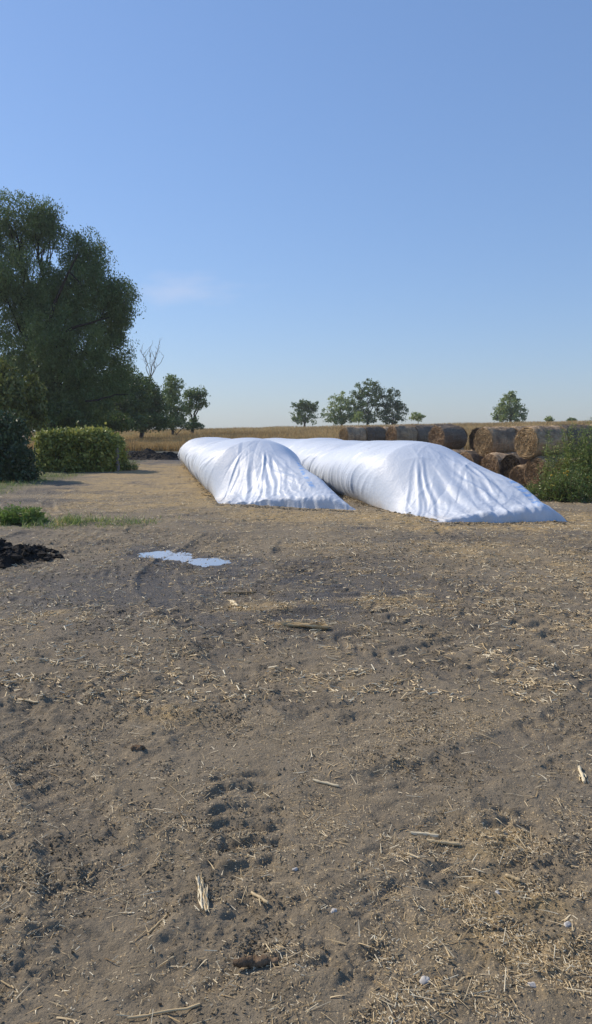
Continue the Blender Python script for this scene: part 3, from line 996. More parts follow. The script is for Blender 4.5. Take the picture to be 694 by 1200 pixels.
# upper tier (by the pixel of the facing end), each with its distance
bale('gold', P(617, 519, 27.5), 'topmost round bale with a big golden spiral end, weeds against its dark flank', 0.0, 0.4)
bale('gold2', P(567, 518, 31.5), 'upper round bale with a small golden end, second from the weeds', 0.03, 1.9)
bale('dark', P(512, 513, 37.5), 'blackened upper round bale just above the crest of the larger bag', 0.06, 3.0)
bale('old', P(459, 511, 45), 'upper round bale with a ragged brown end left of the blackened one', 0.0, 4.4)
bale('gold', P(403, 511, 51), 'leftmost round bale of the stack, beside the standing crop', 0.02, 5.0)
A1 = np.array([math.cos(AX), math.sin(AX)])


def behind(face, k, lift=0.0, off=0.0):
    return (face[0] - A1[0] * 1.56 * k + off * -A1[1], face[1] - A1[1] * 1.56 * k + off * A1[0], face[2] + lift)


bale('dark', behind(P(403, 511, 51), 1), 'dark bale lying end to end behind the leftmost bale', 0.02, 1.1)
bale('old', behind(P(403, 511, 51), 2), 'weathered bale third in the leftmost row', 0.02, 0.3)
bale('dark', behind(P(459, 511, 45), 1, 0.05), 'dark weathered bale end to end behind the ragged brown one', 0.0, 2.2)
bale('dark2', behind(P(459, 511, 45), 2, 0.08), 'far grey bale at the tail of the ragged brown row', 0.0, 5.2)
bale('old', behind(P(567, 518, 31.5), 1.0, 0.02), 'grey bale end to end behind the small golden one', 0.03, 0.9)
bale('black', behind(P(545, 516, 35), 0.5), 'black bale in the gap between the blackened bale and the small golden one', 0.03, 2.7)
bale('dark2', behind(P(617, 519, 27.5), 1.02, 0.03), 'grey bale end to end behind the big golden one, half hidden by weeds', 0.0, 2.0)
bale('old', behind(P(617, 519, 27.5), 2.05, 0.03), 'last grey bale of the golden row behind the tall weeds', 0.0, 4.0)
# lower tier
zl = BALE_R * 0.96
for (px, Y, var, roll, lab) in (
        (628, 27.2, 'old', 0.8, 'lower round bale with a shaggy brown end under the golden pair'),
        (663, 25.7, 'gold2', 2.6, 'lower round bale almost swallowed by the green weeds'),
        (598, 29.6, 'black', 1.4, 'black lower bale between two brown ends'),
        (574, 30.6, 'old', 3.9, 'slumped brown lower bale showing over the sloping tail of the bag'),
        (545, 33.0, 'dark', 5.3, 'dark lower bale mostly hidden behind the bag crest'),
        (516, 35.8, 'old', 2.9, 'lower bale hidden but for its top behind the bag below the blackened one')):
    x = (px - 347) / FPX * Y
    bale(var, (x, Y, zl), lab, random.uniform(-0.05, 0.05), roll)
bale('old', (G(588, 566)[0] , 28.2, 0.42), 'small crushed brown bale lying lowest beside the black one', 0.15, 0.5, 0.72, 0.08)

# the hidden lower tier that carries the upper bales
for (x, y, z) in [b for b in BALES if b[2] > 1.2]:
    for sgn in (-1, 1):
        q = (x - A1[1] * 0.63 * sgn, y + A1[0] * 0.63 * sgn)
        along = [abs((q[0] - b[0]) * A1[0] + (q[1] - b[1]) * A1[1]) < 1.2 and abs(-(q[0] - b[0]) * A1[1] + (q[1] - b[1]) * A1[0]) < 1.0 for b in BALES if b[2] < 1.2]
        if not any(along):
            bale(random.choice(('old', 'dark')), (q[0] + A1[0] * 0.75, q[1] + A1[1] * 0.75, zl), 'lower hay bale of the back tier, under the upper bales and almost wholly hidden', 0.0, random.random() * 6)

# ------------------------------------------------------------------ trees
def limb(acc, p, q, r0, r1, sagv=0.0, wob=0.12, n=9, seg=7):
    p, q = np.array(p, float), np.array(q, float)
    t = np.linspace(0, 1, n)[:, None]
    L = np.linalg.norm(q - p)
    off = np.cumsum(RNG.normal(size=(n, 3)), 0) * wob * L / n
    off = off - t * off[-1]
    pts = p + (q - p) * t + off + np.array([0, 0, 1.0]) * sagv * L * np.sin(PI * t)
    acc.tube(pts, r0 + (r1 - r0) * t[:, 0], seg)
    return pts


def crown_points(lobes, per):
    """clump centres in a set of ellipsoid lobes: (centre, radii, count factor)"""
    out = []
    for (c, r, k) in lobes:
        n = max(4, int(per * k))
        d = rand_unit(n)
        rad = RNG.random(n) ** 0.42
        out.append(np.array(c)[None] + d * rad[:, None] * np.array(r)[None])
    return out


def tree(name, label, cat, base, lobes, mat, per=60, leaves=26, leaf=(0.28, 0.10), clump=0.55, trunk_r=0.28, droop=0.0, group=None, tint=(0.5, 0.22), bark_m='bark', fork=0.35, twigs=7, extra=()):
    """lobes in world coordinates [(centre, radii, k)]"""
    bx, by, bz = base
    o = thing(name, base, label, cat, group)
    w = Acc()
    B = np.array(base, float)
    tops = np.array([l[0] for l in lobes])
    cen = tops.mean(0)
    fk = B + (cen - B) * np.array([fork * 0.7, fork * 0.7, fork])
    trunk = limb(w, B - [0, 0, 0.3], fk, trunk_r * 1.15, trunk_r * 0.8, 0, 0.06, 10, 10)
    pts = crown_points(lobes, per)
    for (e0, e1, ra_, rb_) in extra:
        limb(w, e0, e1, ra_, rb_, 0.04, 0.12, 12, 7)
    lv = Acc()
    for (c, r, k), cp in zip(lobes, pts):
        mid = limb(w, fk - (fk - B) * RNG.random() * 0.25, c, trunk_r * 0.55, trunk_r * 0.14, 0.06, 0.22, 12, 6)
        for q in cp[RNG.permutation(len(cp))[:twigs]]:
            s = mid[RNG.integers(5, 12)]
            limb(w, s, q, trunk_r * 0.16, trunk_r * 0.03, 0.05, 0.25, 7, 4)
        m = len(cp)
        ct = np.clip(RNG.normal(tint[0], tint[1], m), 0, 1)
        cs = clump * (0.6 + 0.8 * RNG.random(m))
        C = np.repeat(cp, leaves, 0)
        g = rand_unit(m * leaves) * (RNG.random(m * leaves) ** 0.45 * np.repeat(cs, leaves))[:, None] * np.array([0.85, 0.85, 0.62 + droop * 0.5])
        if droop:
            g[:, 2] -= RNG.random(m * leaves) * 1.3 * droop * np.repeat(cs, leaves)
        C = C + g
        D = rand_unit(len(C))
        D[:, 2] -= 0.35 + droop * 1.6
        D /= np.linalg.norm(D, axis=1)[:, None]
        sc = 0.6 + 0.7 * RNG.random(len(C))
        V, F, t = leaf_quads(C, D, leaf[0] * sc, leaf[1] * sc, np.clip(np.repeat(ct, leaves) + RNG.normal(0, 0.14, len(C)), 0, 1))
        lv.add(V, F, t)
    off = np.array(base)
    wv = np.concatenate(w.v) - off
    obj('trunk', make_mesh('trunk', wv, np.concatenate(w.f), M[bark_m], None, True), o)
    lvv = np.concatenate(lv.v) - off
    lvv[:, 2] = np.maximum(lvv[:, 2], 0.02)
    obj('crown', make_mesh('crown', lvv, np.concatenate(lv.f), mat, {'tint': np.concatenate(lv.a)}), o)
    return o


def plobes(Y, rows):
    """rows of (px, py, rx px, ry px, depth offset m, k) at distance Y"""
    out = []
    for (px, py, rx, ry, dy, k) in rows:
        YY = Y + dy
        c = P(px, py, YY)
        s = YY / FPX
        rr = rx * s
        out.append((np.array(c), (rr, max(rr * 0.9, 0.8), ry * s), k))
    return out


def gz(x, y):
    return float(zg(np.array([x]), np.array([y]), False)[0])


def base_at(px, Y):
    x = (px - 347) / FPX * Y
    return (x, Y, gz(x, Y))


# the big willow
WY = 66
tree('willow_tree', 'huge dark willow with drooping foliage towering over the hedge', 'tree', base_at(66, WY),
     plobes(WY, [(18, 266, 44, 38, 1, 1.0), (52, 262, 24, 28, 0, 0.6), (-22, 300, 42, 60, 1, 0.9), (12, 325, 40, 38, -2, 0.9),
                 (100, 300, 26, 30, 0, 0.75), (96, 345, 42, 40, -1, 1.4), (136, 352, 24, 30, 0, 0.9), (60, 350, 40, 45, -2, 1.2),
                 (24, 385, 36, 55, 0, 1.2), (78, 400, 52, 50, -3, 1.7), (130, 395, 26, 36, 1, 0.8), (40, 440, 42, 50, -1, 1.3),
                 (96, 452, 46, 42, -2, 1.5), (140, 440, 18, 22, 1, 0.35), (-20, 420, 40, 60, 1, 0.8), (70, 480, 55, 25, 0, 0.9)]),
     M['willow'], per=125, leaves=95, leaf=(0.23, 0.085), clump=0.95, extra=[(P(58, 372, WY - 4.0), P(92, 296, WY - 4.6), 0.15, 0.05), (P(78, 390, WY - 5.4), P(128, 372, WY - 4.9), 0.13, 0.04), (P(100, 470, WY - 5), P(150, 462, WY - 4.9), 0.09, 0.03), (P(80, 318, WY - 5), P(96, 335, WY - 4.9), 0.08, 0.03)],
     bark_m='willow_bark', trunk_r=0.5, droop=0.42, tint=(0.5, 0.2), fork=0.28, twigs=9)

# wood behind the hedge
tree('broad_tree', 'dark rounded tree right of the willow, in front of the bare dead one', 'tree', base_at(128, 88),
     plobes(88, [(118, 462, 24, 30, 0, 1.2), (138, 470, 26, 34, -1, 1.4), (110, 485, 26, 18, 1, 0.8), (145, 446, 20, 18, 1, 0.7), (160, 470, 18, 30, 1, 0.8), (140, 494, 30, 10, -1, 0.7)]),
     M['tree'], per=110, leaves=34, leaf=(0.34, 0.16), clump=0.9, trunk_r=0.3, group='trees at the edge of the field', tint=(0.35, 0.2))
tree('broad_tree', 'dark low tree with a sloping right shoulder beside the two thin trees', 'tree', base_at(166, 100),
     plobes(100, [(165, 466, 20, 30, 0, 1.2), (180, 475, 14, 24, 0, 0.9), (155, 485, 22, 18, 0, 0.8), (182, 494, 16, 9, -2, 0.6), (165, 496, 18, 8, -2, 0.5)]),
     M['tree'], per=110, leaves=34, leaf=(0.34, 0.16), clump=0.9, trunk_r=0.28, group='trees at the edge of the field', tint=(0.3, 0.2))
tree('broad_tree', 'slim tree with a yellowish top between the wood and the open airy tree', 'tree', base_at(203, 112),
     plobes(112, [(202, 452, 12, 12, 0, 0.7), (200, 470, 13, 18, 0, 1.0), (210, 484, 12, 14, 0, 0.6), (203, 495, 13, 7, 0, 0.4)]),
     M['far_tree'], per=80, leaves=26, leaf=(0.34, 0.16), clump=0.8, trunk_r=0.22, group='trees at the edge of the field', tint=(0.45, 0.25))
tree('broad_tree', 'airy tree with an open crown and visible stems at the end of the wood', 'tree', base_at(226, 118),
     plobes(118, [(222, 464, 10, 9, 0, 0.45), (234, 462, 9, 8, 0, 0.4), (236, 474, 8, 7, 0, 0.3), (221, 478, 7, 8, 0, 0.3), (228, 492, 6, 5, 0, 0.15)]),
     M['tree'], per=80, leaves=26, leaf=(0.34, 0.16), clump=0.75, trunk_r=0.26, group='trees at the edge of the field', tint=(0.5, 0.2), fork=0.5)


def dead_tree():
    b = base_at(168, 104)
    o = thing('dead_tree', b, 'bare grey dead tree rising out of the wood beside the willow', 'tree', None)
    w = Acc()

    def P_(px, py, dy=0):
        return np.array(P(px, py, 104 + dy))
    tr = limb(w, b, P_(176, 442), 0.15, 0.09, 0, 0.05, 10, 8)
    for (q, r) in (((182, 420), 0.075), ((186, 405), 0.05), ((170, 418), 0.06), ((165, 410), 0.045), ((192, 418), 0.045), ((176, 412), 0.045)):
        p = limb(w, P_(176, 442), P_(*q, RNG.normal()), r, 0.03, 0.04, 0.2, 9, 5)
        for k in range(5):
            s = p[RNG.integers(3, 9)]
            e = s + np.array([RNG.normal(0, 0.7), RNG.normal(0, 0.7), 0.5 + RNG.random() * 1.0])
            limb(w, s, e, 0.03, 0.012, 0, 0.3, 6, 4)
    V = np.concatenate(w.v) - np.array(b)
    obj('trunk', make_mesh('trunk', V, np.concatenate(w.f), M['dead'], None, True), o)


dead_tree()

# far trees along the crest
FY = 205
for (px, rows, lab, tint, mat) in (
        (357, [(350, 482, 10, 11, 0, 0.8), (366, 480, 10, 11, 0, 0.8), (357, 474, 9, 8, 0, 0.6), (357, 491, 17, 6, 0, 0.7)], 'small rounded grey-green tree standing alone left of the far group', (0.5, 0.25), 'tree'),
        (400, [(399, 472, 15, 14, 0, 1.4), (391, 486, 13, 11, 0, 1.0), (410, 485, 13, 12, 0, 1.0), (400, 492, 20, 5, 0, 0.6)], 'bright green round tree on the left of the far group', (0.85, 0.15), 'far_tree'),
        (430, [(431, 456, 15, 12, 0, 1.2), (420, 466, 12, 13, 0, 0.9), (443, 466, 11, 13, 0, 0.9), (431, 480, 17, 14, 0, 1.2), (432, 491, 18, 6, 0, 0.5)], 'tallest tree of the far group, with a wide open crown', (0.5, 0.25), 'tree'),
        (459, [(459, 469, 14, 13, 0, 1.2), (467, 482, 11, 11, 0, 0.9), (451, 484, 11, 11, 0, 0.9), (460, 492, 17, 5, 0, 0.6)], 'dark grey-green tree on the right of the far group', (0.3, 0.2), 'tree'),
        (597, [(597, 473, 13, 11, 0, 1.3), (588, 484, 11, 10, 0, 1.1), (607, 484, 11, 10, 0, 1.1), (598, 464, 7, 5, 0, 0.4), (597, 490, 19, 6, 0, 1.0)], 'lone round green tree on the crest above the hay bales', (0.75, 0.2), 'far_tree')):
    tree('broad_tree', lab, 'tree', base_at(px, FY), plobes(FY, rows), M[mat], per=46, leaves=26, leaf=(0.52, 0.28), clump=0.95, trunk_r=0.3,
         group='trees along the crest of the field', tint=tint, fork=0.3)
for (px, py, r, h, lab, tint) in ((420, 489, 8, 6, 'low yellow-green bush at the foot of the tall far tree', 0.95), (489, 489, 11, 5, 'feathery pale bush right of the far group', 0.95),
                                  (643, 492, 4, 3, 'tiny pale bush on the skyline right of the lone tree', 0.9), (670, 493, 5, 2, 'tiny dark bush on the skyline near the right border', 0.3)):
    tree('bush', lab, 'bush', base_at(px, 190), plobes(190, [(px, py, r, h, 0, 0.7), (px + 2, py - h * 0.6, r * 0.4, h * 0.7, 0, 0.2)]), M['far_tree'], per=50, leaves=20,
         leaf=(0.45, 0.2), clump=0.7, trunk_r=0.08, group='bushes along the crest of the field', tint=(tint, 0.15), fork=0.3)

# vine-clad growth and shrubs on the left
tree('vine_clad_tree', 'tree smothered in yellow-lit vines left of the willow trunk', 'tree', base_at(18, 46),
     plobes(46, [(10, 460, 20, 22, 0, 1.3), (22, 485, 18, 20, 0.5, 1.0), (-14, 470, 26, 38, 0, 1.5), (38, 455, 7, 18, 1.5, 0.4), (4, 436, 12, 12, 1, 0.4), (44, 480, 7, 20, 1, 0.4)]),
     M['vine_dark'], per=75, leaves=40, leaf=(0.22, 0.15), clump=0.55, trunk_r=0.2, droop=0.5, tint=(0.42, 0.28))
tree('shrub', 'dark green shrub at the picture edge left of the vine-covered block', 'shrub', base_at(8, 32),
     plobes(32, [(8, 518, 20, 20, 0, 1.2), (26, 535, 9, 14, -0.4, 0.5), (-14, 525, 30, 36, 0, 1.6), (5, 552, 26, 16, -0.5, 1.0), (18, 500, 9, 9, 0, 0.3), (30, 556, 9, 9, -0.5, 0.35), (2, 495, 10, 10, 0, 0.35)]),
     M['shrub'], per=95, leaves=42, leaf=(0.17, 0.085), clump=0.42, trunk_r=0.10, droop=0.1, tint=(0.45, 0.25))


for (px, Y, rows, lab) in ((70, 62, [(60, 490, 24, 14, 0, 1.0), (84, 488, 20, 16, 0, 0.9)], 'dark shrub filling the gap under the willow behind the hedge'),
                           (207, 110, [(194, 497, 20, 7, 0, 0.9), (224, 499, 16, 4, 0, 0.6)], 'low dark undergrowth at the feet of the two thin trees'),
                           (118, 70, [(112, 492, 24, 13, 0, 1.0), (138, 495, 18, 9, 0, 0.6), (98, 488, 16, 14, 0, 0.6)], 'dark shrub between the willow and the wood behind the hedge')):
    tree('shrub', lab, 'shrub', base_at(px, Y), plobes(Y, rows), M['tree'], per=80, leaves=36, leaf=(0.24, 0.12), clump=0.6, trunk_r=0.1, tint=(0.35, 0.2))


def vine_hedge():
    Y = 38.0
    x0, x1 = (43 - 347) / FPX * Y, (136 - 347) / FPX * Y
    base = ((x0 + x1) / 2, Y + 0.9, gz((x0 + x1) / 2, Y))
    o = thing('hedge', base, 'boxy hedge smothered in yellow-green vines beside the lane', 'hedge')
    W, Dp, H = (x1 - x0) / 2, 0.9, 2.15
    n = 2600
    d = RNG.random((n, 3)) * 2 - 1
    ax = RNG.integers(0, 3, n)
    sg = np.where(RNG.random(n) < 0.5, 1, -1)
    d[np.arange(n), ax] = sg * (0.80 + 0.2 * RNG.random(n))
    d[:, 2] = np.abs(d[:, 2])
    rl = (np.abs(d) ** 7).sum(1) ** (1 / 7.0)
    d = d / np.maximum(rl, 1)[:, None]
    hx = d[:, 0] * W
    hh = H * (0.92 + 0.07 * noise(hx * 1.1, hx * 0, 301) - 0.20 * ss(0.6, 1.0, d[:, 0]))
    C = np.stack([hx, d[:, 1] * Dp, d[:, 2] * hh], 1)
    C += RNG.normal(0, 0.06, C.shape)
    # leave a hole where the grey boards show through
    hole = (np.abs(C[:, 0] + 0.95) < 0.35) & (np.abs(C[:, 2] - 0.85) < 0.30) & (C[:, 1] < -0.3)
    C = C[~hole | (RNG.random(len(C)) < 0.3)]
    m, lf = len(C), 13
    ct = np.clip(0.5 + 0.45 * noise(C[:, 0] * 1.8, C[:, 2] * 2.2, 303) + RNG.normal(0, 0.2, m), 0, 1)
    CC = np.repeat(C, lf, 0) + RNG.normal(size=(m * lf, 3)) * 0.13
    CC[:, 2] = np.maximum(CC[:, 2], 0.03)
    D = rand_unit(len(CC))
    D[:, 2] -= 0.4
    D /= np.linalg.norm(D, axis=1)[:, None]
    sc = 0.6 + 0.8 * RNG.random(len(CC))
    V, F, t = leaf_quads(CC, D, 0.16 * sc, 0.12 * sc, np.clip(np.repeat(ct, lf) + RNG.normal(0, 0.2, len(CC)), 0, 1))
    obj('foliage', make_mesh('foliage', V, F, M['vine'], {'tint': t}), o)
    w = Acc()
    for k in range(46):
        p = np.array([RNG.uniform(-W * 0.9, W * 0.9), RNG.uniform(-0.6, 0.6), 0.0])
        q = np.array([p[0] + RNG.normal(0, 0.3), RNG.uniform(-0.75, 0.75), RNG.uniform(1.0, 1.8)])
        limb(w, p, q, 0.03, 0.01, 0, 0.2, 7, 5)
    obj('stems', make_mesh('stems', np.concatenate(w.v), np.concatenate(w.f), M['bark'], None, True), o)
    # upright grey post at its right end
    post = Acc()
    zz = np.linspace(0, 1.25, 9)
    post.tube(np.stack([0.03 * noise(zz * 2, zz * 0, 9), 0 * zz, zz], 1), 0.10 - 0.01 * zz, 9, rough=0.05)
    post.tube(np.array([[0, 0, 1.25], [0, 0, 1.252]]), np.array([0.085, 0.001]), 9)
    po = obj('fence_post', post.mesh('fence_post', M['post'], True), None, (x1 + 0.06, Y + 0.1, gz(x1, Y) - 0.05))
    tag(po, 'stubby grey weathered post at the right end of the vine-covered hedge', 'post')


vine_hedge()


# weeds around the hedge and beside the bales
def weed(name, label, cat, px, Y, h, spread, ns, mat, leaf=(0.11, 0.03), tint=(0.5, 0.25), group=None, feather=26, flowers=0, lean=0.25):
    x = (px - 347) / FPX * Y
    b = (x, Y, gz(x, Y) - 0.02)
    o = thing(name, b, label, cat, group)
    st, lv, fl = Acc(), Acc(), []
    for k in range(ns):
        a = RNG.random() * 2 * PI
        r = spread * math.sqrt(RNG.random())
        p = np.array([r * math.cos(a), r * math.sin(a), 0.0])
        hh = h * (0.55 + 0.5 * RNG.random()) * (1 - 0.35 * (r / spread) ** 2)
        q = p + np.array([RNG.normal(0, lean) * hh, RNG.normal(0, lean) * hh, hh])
        pts = limb(st, p, q, 0.010, 0.003, 0, 0.18, 7, 4)
        m = int(feather * max(0.6, hh))
        ti = RNG.random(m) ** 0.8
        j = np.clip((ti * 6).astype(int), 0, 5)
        C = pts[j] + (pts[j + 1] - pts[j]) * (ti * 6 - j)[:, None]
        D = rand_unit(m)
        D[:, 2] = np.abs(D[:, 2]) * 0.8
        D /= np.linalg.norm(D, axis=1)[:, None]
        sc = (0.6 + 0.8 * RNG.random(m)) * (1.25 - 0.6 * ti)
        C = C + D * (leaf[0] * sc * 0.6)[:, None]
        V, F, t = leaf_quads(C, D, leaf[0] * sc, leaf[1] * sc, np.clip(RNG.normal(tint[0], tint[1], m), 0, 1))
        lv.add(V, F, t)
        if k < flowers:
            V, F = lumps(pts[-1][None], np.array([0.045]), 0.6, 0.25)
            t = np.full(len(V), RNG.random())
            f1 = Acc()
            f1.add(V, F, t)
            fl.append(f1)
    obj('stems', st.mesh('stems', M['stem'], True), o)
    obj('leaves', lv.mesh('leaves', mat), o)
    for f1 in fl:
        obj('flower', f1.mesh('flower', M['flower']), o)
    return o


GW = 'weeds growing against the hay bales'
weed('weed_clump', 'low leafy weed at the left foot of the weed bank, by the bag tail', 'weeds', 628, 23.6, 0.62, 0.55, 70, M['weed'], group=GW)
weed('weed_clump', 'broad green weed clump in the middle of the weed bank with yellow flowers', 'weeds', 652, 23.4, 1.05, 0.60, 90, M['weed'], group=GW, flowers=6)
weed('weed_clump', 'dense dark green weed clump at the foot of the bank by the right border', 'weeds', 684, 23.0, 1.15, 0.75, 120, M['weed'], group=GW, tint=(0.35, 0.2))
weed('weed_clump', 'rear weed clump hiding the lower bale with the yellow end', 'weeds', 668, 24.6, 1.45, 0.55, 80, M['weed'], group=GW, flowers=3)
weed('tall_weed', 'tall feathery weed sprouting in front of the big golden bale', 'weeds', 646, 25.9, 2.40, 0.28, 20, M['weed'], leaf=(0.14, 0.02), group=GW, feather=50, lean=0.10, tint=(0.65, 0.2))
weed('tall_weed', 'tallest bushy weed right of the big golden bale', 'weeds', 676, 25.0, 2.63, 0.50, 50, M['weed'], leaf=(0.13, 0.022), group=GW, feather=58, lean=0.12, tint=(0.7, 0.2))
weed('tall_weed', 'tall bushy weed cut off by the right border of the picture', 'weeds', 700, 24.6, 2.57, 0.55, 55, M['weed'], leaf=(0.13, 0.022), group=GW, feather=58, lean=0.12, tint=(0.6, 0.2))
weed('weed_clump', 'yellowish weeds behind the right end of the vine-covered hedge', 'weeds', 118, 44, 2.0, 1.1, 110, M['vine'], leaf=(0.16, 0.05), tint=(0.6, 0.2))
weed('weed_clump', 'low green weeds between the grey post and the dark soil heap', 'weeds', 146, 39.5, 0.55, 0.7, 70, M['weed'], leaf=(0.14, 0.035), tint=(0.45, 0.2))
weed('weed_clump', 'lush bright green weed tuft on the left behind the black heap', 'weeds', 18, G(18, 612)[1], 0.42, 0.62, 130, M['grass'], leaf=(0.13, 0.04), tint=(0.40, 0.2))


# ------------------------------------------------------------------ grass
def build_grass():
    a = Acc()
    n = 48000
    x = RNG.uniform(-12.5, -2.4, n)
    y = RNG.uniform(15.8, 21, n)
    k = RNG.random(n) < green_mask(x, y) * (0.35 + 0.65 * ss(-4.0, -6.5, x)) * ss(-0.35, 0.35, noise(x * 1.9, y * 1.9, 95) + 0.1)
    x, y = x[k], y[k]
    n2 = 16000
    x2 = RNG.uniform(-17, -9.0, n2)
    y2 = RNG.uniform(20, 36, n2)
    k2 = RNG.random(n2) < green_mask(x2, y2) * ss(-0.5, 0.3, noise(x2 * 0.8, y2 * 0.8, 96))
    x, y = np.concatenate([x, x2[k2]]), np.concatenate([y, y2[k2]])
    m = len(x)
    D = rand_unit(m) * 0.55
    D[:, 2] = 1
    D /= np.linalg.norm(D, axis=1)[:, None]
    V, F, t = blades(np.stack([x, y, zg(x, y) - 0.01], 1), D, 0.07 + 0.20 * RNG.random(m) ** 1.6, 0.012 + 0.01 * RNG.random(m), np.clip(RNG.normal(0.55, 0.28, m), 0, 1), 0.5)
    a.add(V, F, t)
    o = obj('grass', a.mesh('grass', M['grass']))
    tag(o, 'short patchy grass along the left side of the muddy yard', 'grass', kind='stuff')


build_grass()


# ------------------------------------------------------------------ standing crop
def build_crop():
    a = Acc()
    n = 150000
    y = 70 * (182 / 70.0) ** (RNG.random(n) ** 1.15)
    x = RNG.uniform(-0.36, 0.62, n) * y
    edge = 71 + 2.0 * noise(x * 0.12, x * 0, 401) + np.where(x < -7, -4.0, 0)
    k = y > edge
    x, y = x[k], y[k]
    m = len(x)
    D = rand_unit(m) * 0.28
    D[:, 2] = 1
    D /= np.linalg.norm(D, axis=1)[:, None]
    h = (0.62 + 0.38 * RNG.random(m)) * (0.95 + 0.25 * noise(x * 0.15, y * 0.08, 402))
    tn = 0.5 + 0.35 * noise(x * 0.06, y * 0.05, 403) + 0.25 * noise(x * 0.8, y * 0.3, 404)
    V, F, t = blades(np.stack([x, y, zg(x, y, False) - 0.03], 1), D, h, 0.05 + 0.08 * RNG.random(m), np.clip(tn + RNG.normal(0, 0.16, m), 0, 1), 0.25)
    a.add(V, F, t)
    o = obj('crop', a.mesh('crop', M['crop']))
    tag(o, 'ripe yellow-brown crop standing on the rising field behind the yard', 'crop', kind='stuff')


build_crop()


# ------------------------------------------------------------------ heaps of dark soil
hm = NT('black_soil')
hv = hm.coord()
hm.principled(hm.ramp(hm.noise(9, 6, 0.7, hv), [(0.3, (0.012, 0.011, 0.010)), (0.7, (0.050, 0.043, 0.036))]), 0.9, 0.2, hm.bump(hm.noise(30, 6, 0.75, hv), 1.0, 0.04))


def heap(label, cx, cy, rx, ry, h, seed):
    n = 130
    u = np.linspace(-1.15, 1.15, n)
    U, Vv = np.meshgrid(u, u)
    r = np.sqrt(U * U + Vv * Vv) + 0.22 * noise(U * 2.2, Vv * 2.2, seed)
    x, y = cx + U * rx, cy + Vv * ry
    z = h * np.clip(1 - r, -0.2, 1) ** 1 * (0.8 + 0.4 * noise(U * 3, Vv * 3, seed + 1))
    z = np.where(r < 1, z + (1 - ss(0.7, 1.0, r)) * (0.10 * fbm(x * 2.6, y * 2.6, 4, seed + 2, gain=0.6)) + 0.03 * np.maximum(0, noise(x * 9, y * 9, seed + 4)) * (1 - ss(0.8, 1, r)), -0.12)
    zz = zg(x.ravel(), y.ravel(), False).reshape(x.shape) * 0.9 + z
    V = np.stack([x - cx, y - cy, zz], -1).reshape(-1, 3)
    acc = Acc()
    acc.add(V, grid_faces(n, n))
    m = 260
    aa = RNG.random(m) * 2 * PI
    rr = RNG.random(m) ** 0.6 * 1.1
    lx, ly = rx * rr * np.cos(aa), ry * rr * np.sin(aa)
    ii = np.clip(((ly / ry + 1.15) / 2.3 * (n - 1)).astype(int), 0, n - 1)
    jj = np.clip(((lx / rx + 1.15) / 2.3 * (n - 1)).astype(int), 0, n - 1)
    R = 0.02 + 0.07 * RNG.random(m) ** 3
    lz = np.maximum(zz[ii, jj], zg(lx + cx, ly + cy, False)) + R * 0.3
    Vl, Fl = lumps(np.stack([lx, ly, lz], 1), R)
    acc.add(Vl, Fl)
    o = obj('soil_heap', acc.mesh('soil_heap', hm.m, False), None, (cx, cy, 0))
    tag(o, label, 'soil heap')
    return o


cx, cy = G(2, 655)
heap('black crumbly soil heap at the left picture edge in front of the grass', cx - 0.35, cy, 1.25, 1.0, 0.42, 501)
cx, cy = G(163, 545)
heap('flat dark soil heap beyond the grey post at the edge of the crop', cx - 1.0, 54, 2.9, 3.0, 0.75, 520)

# ------------------------------------------------------------------ single pieces lying on the mud
def stalk(label, p, q, r, kind='round', tint=0.8, name='corn_stalk', cat='corn stalk', pieces=1):
    a = Acc()
    p, q = np.array(p), np.array(q)
    c = (p + q) / 2
    L = np.linalg.norm(q - p)
    for k in range(pieces):
        t = np.linspace(0, 1, 12)
        off = (k - (pieces - 1) / 2) * r * 1.9
        n = np.array([-(q - p)[1], (q - p)[0]]) / L
        j = RNG.normal(0, r * 0.8, 2)
        pts = p + (q - p) * t[:, None] + n * off + j + n * 0.05 * L * noise(t * 2 + k * 7, t * 0, 61)[:, None]
        rad = r * (0.85 + 0.25 * np.sin(t * 9) ** 8) * (0.9 + 0.25 * RNG.random())
        z = zg(pts[:, 0], pts[:, 1])
        z = np.maximum(z, np.mean(z)) * 0.6 + z.max() * 0.4 + r * 0.8
        V3 = np.concatenate([pts - c, z[:, None]], 1)
        a.tube(V3, rad, 8, np.clip(tint + RNG.normal(0, 0.08), 0, 1), 0.06)
        a.tube(np.array([V3[-1], V3[-1] + (V3[-1] - V3[-2]) * 0.02]), np.array([rad[-1], 0.0005]), 8, 0.95)
        a.tube(np.array([V3[0], V3[0] - (V3[1] - V3[0]) * 0.02]), np.array([rad[0], 0.0005]), 8, 0.95)
        if kind == 'husk':
            m = 26
            ti = RNG.integers(0, 11, m)
            C = V3[ti] + RNG.normal(size=(m, 3)) * np.array([r * 1.3, r * 1.3, r * 0.6])
            D = np.concatenate([np.repeat((q - p)[None] / L, m, 0), np.zeros((m, 1))], 1) + rand_unit(m) * 0.22
            D /= np.linalg.norm(D, axis=1)[:, None]
            V, F, tt = leaf_quads(C, D, L * 0.35, r * 1.2, np.clip(RNG.normal(tint, 0.15, m), 0, 1))
            a.add(V, F, tt)
    o = obj(name, a.mesh(name, M['straw'], True), None, (c[0], c[1], 0))
    tag(o, label, cat, 'corn stalk pieces on the mud')
    return o


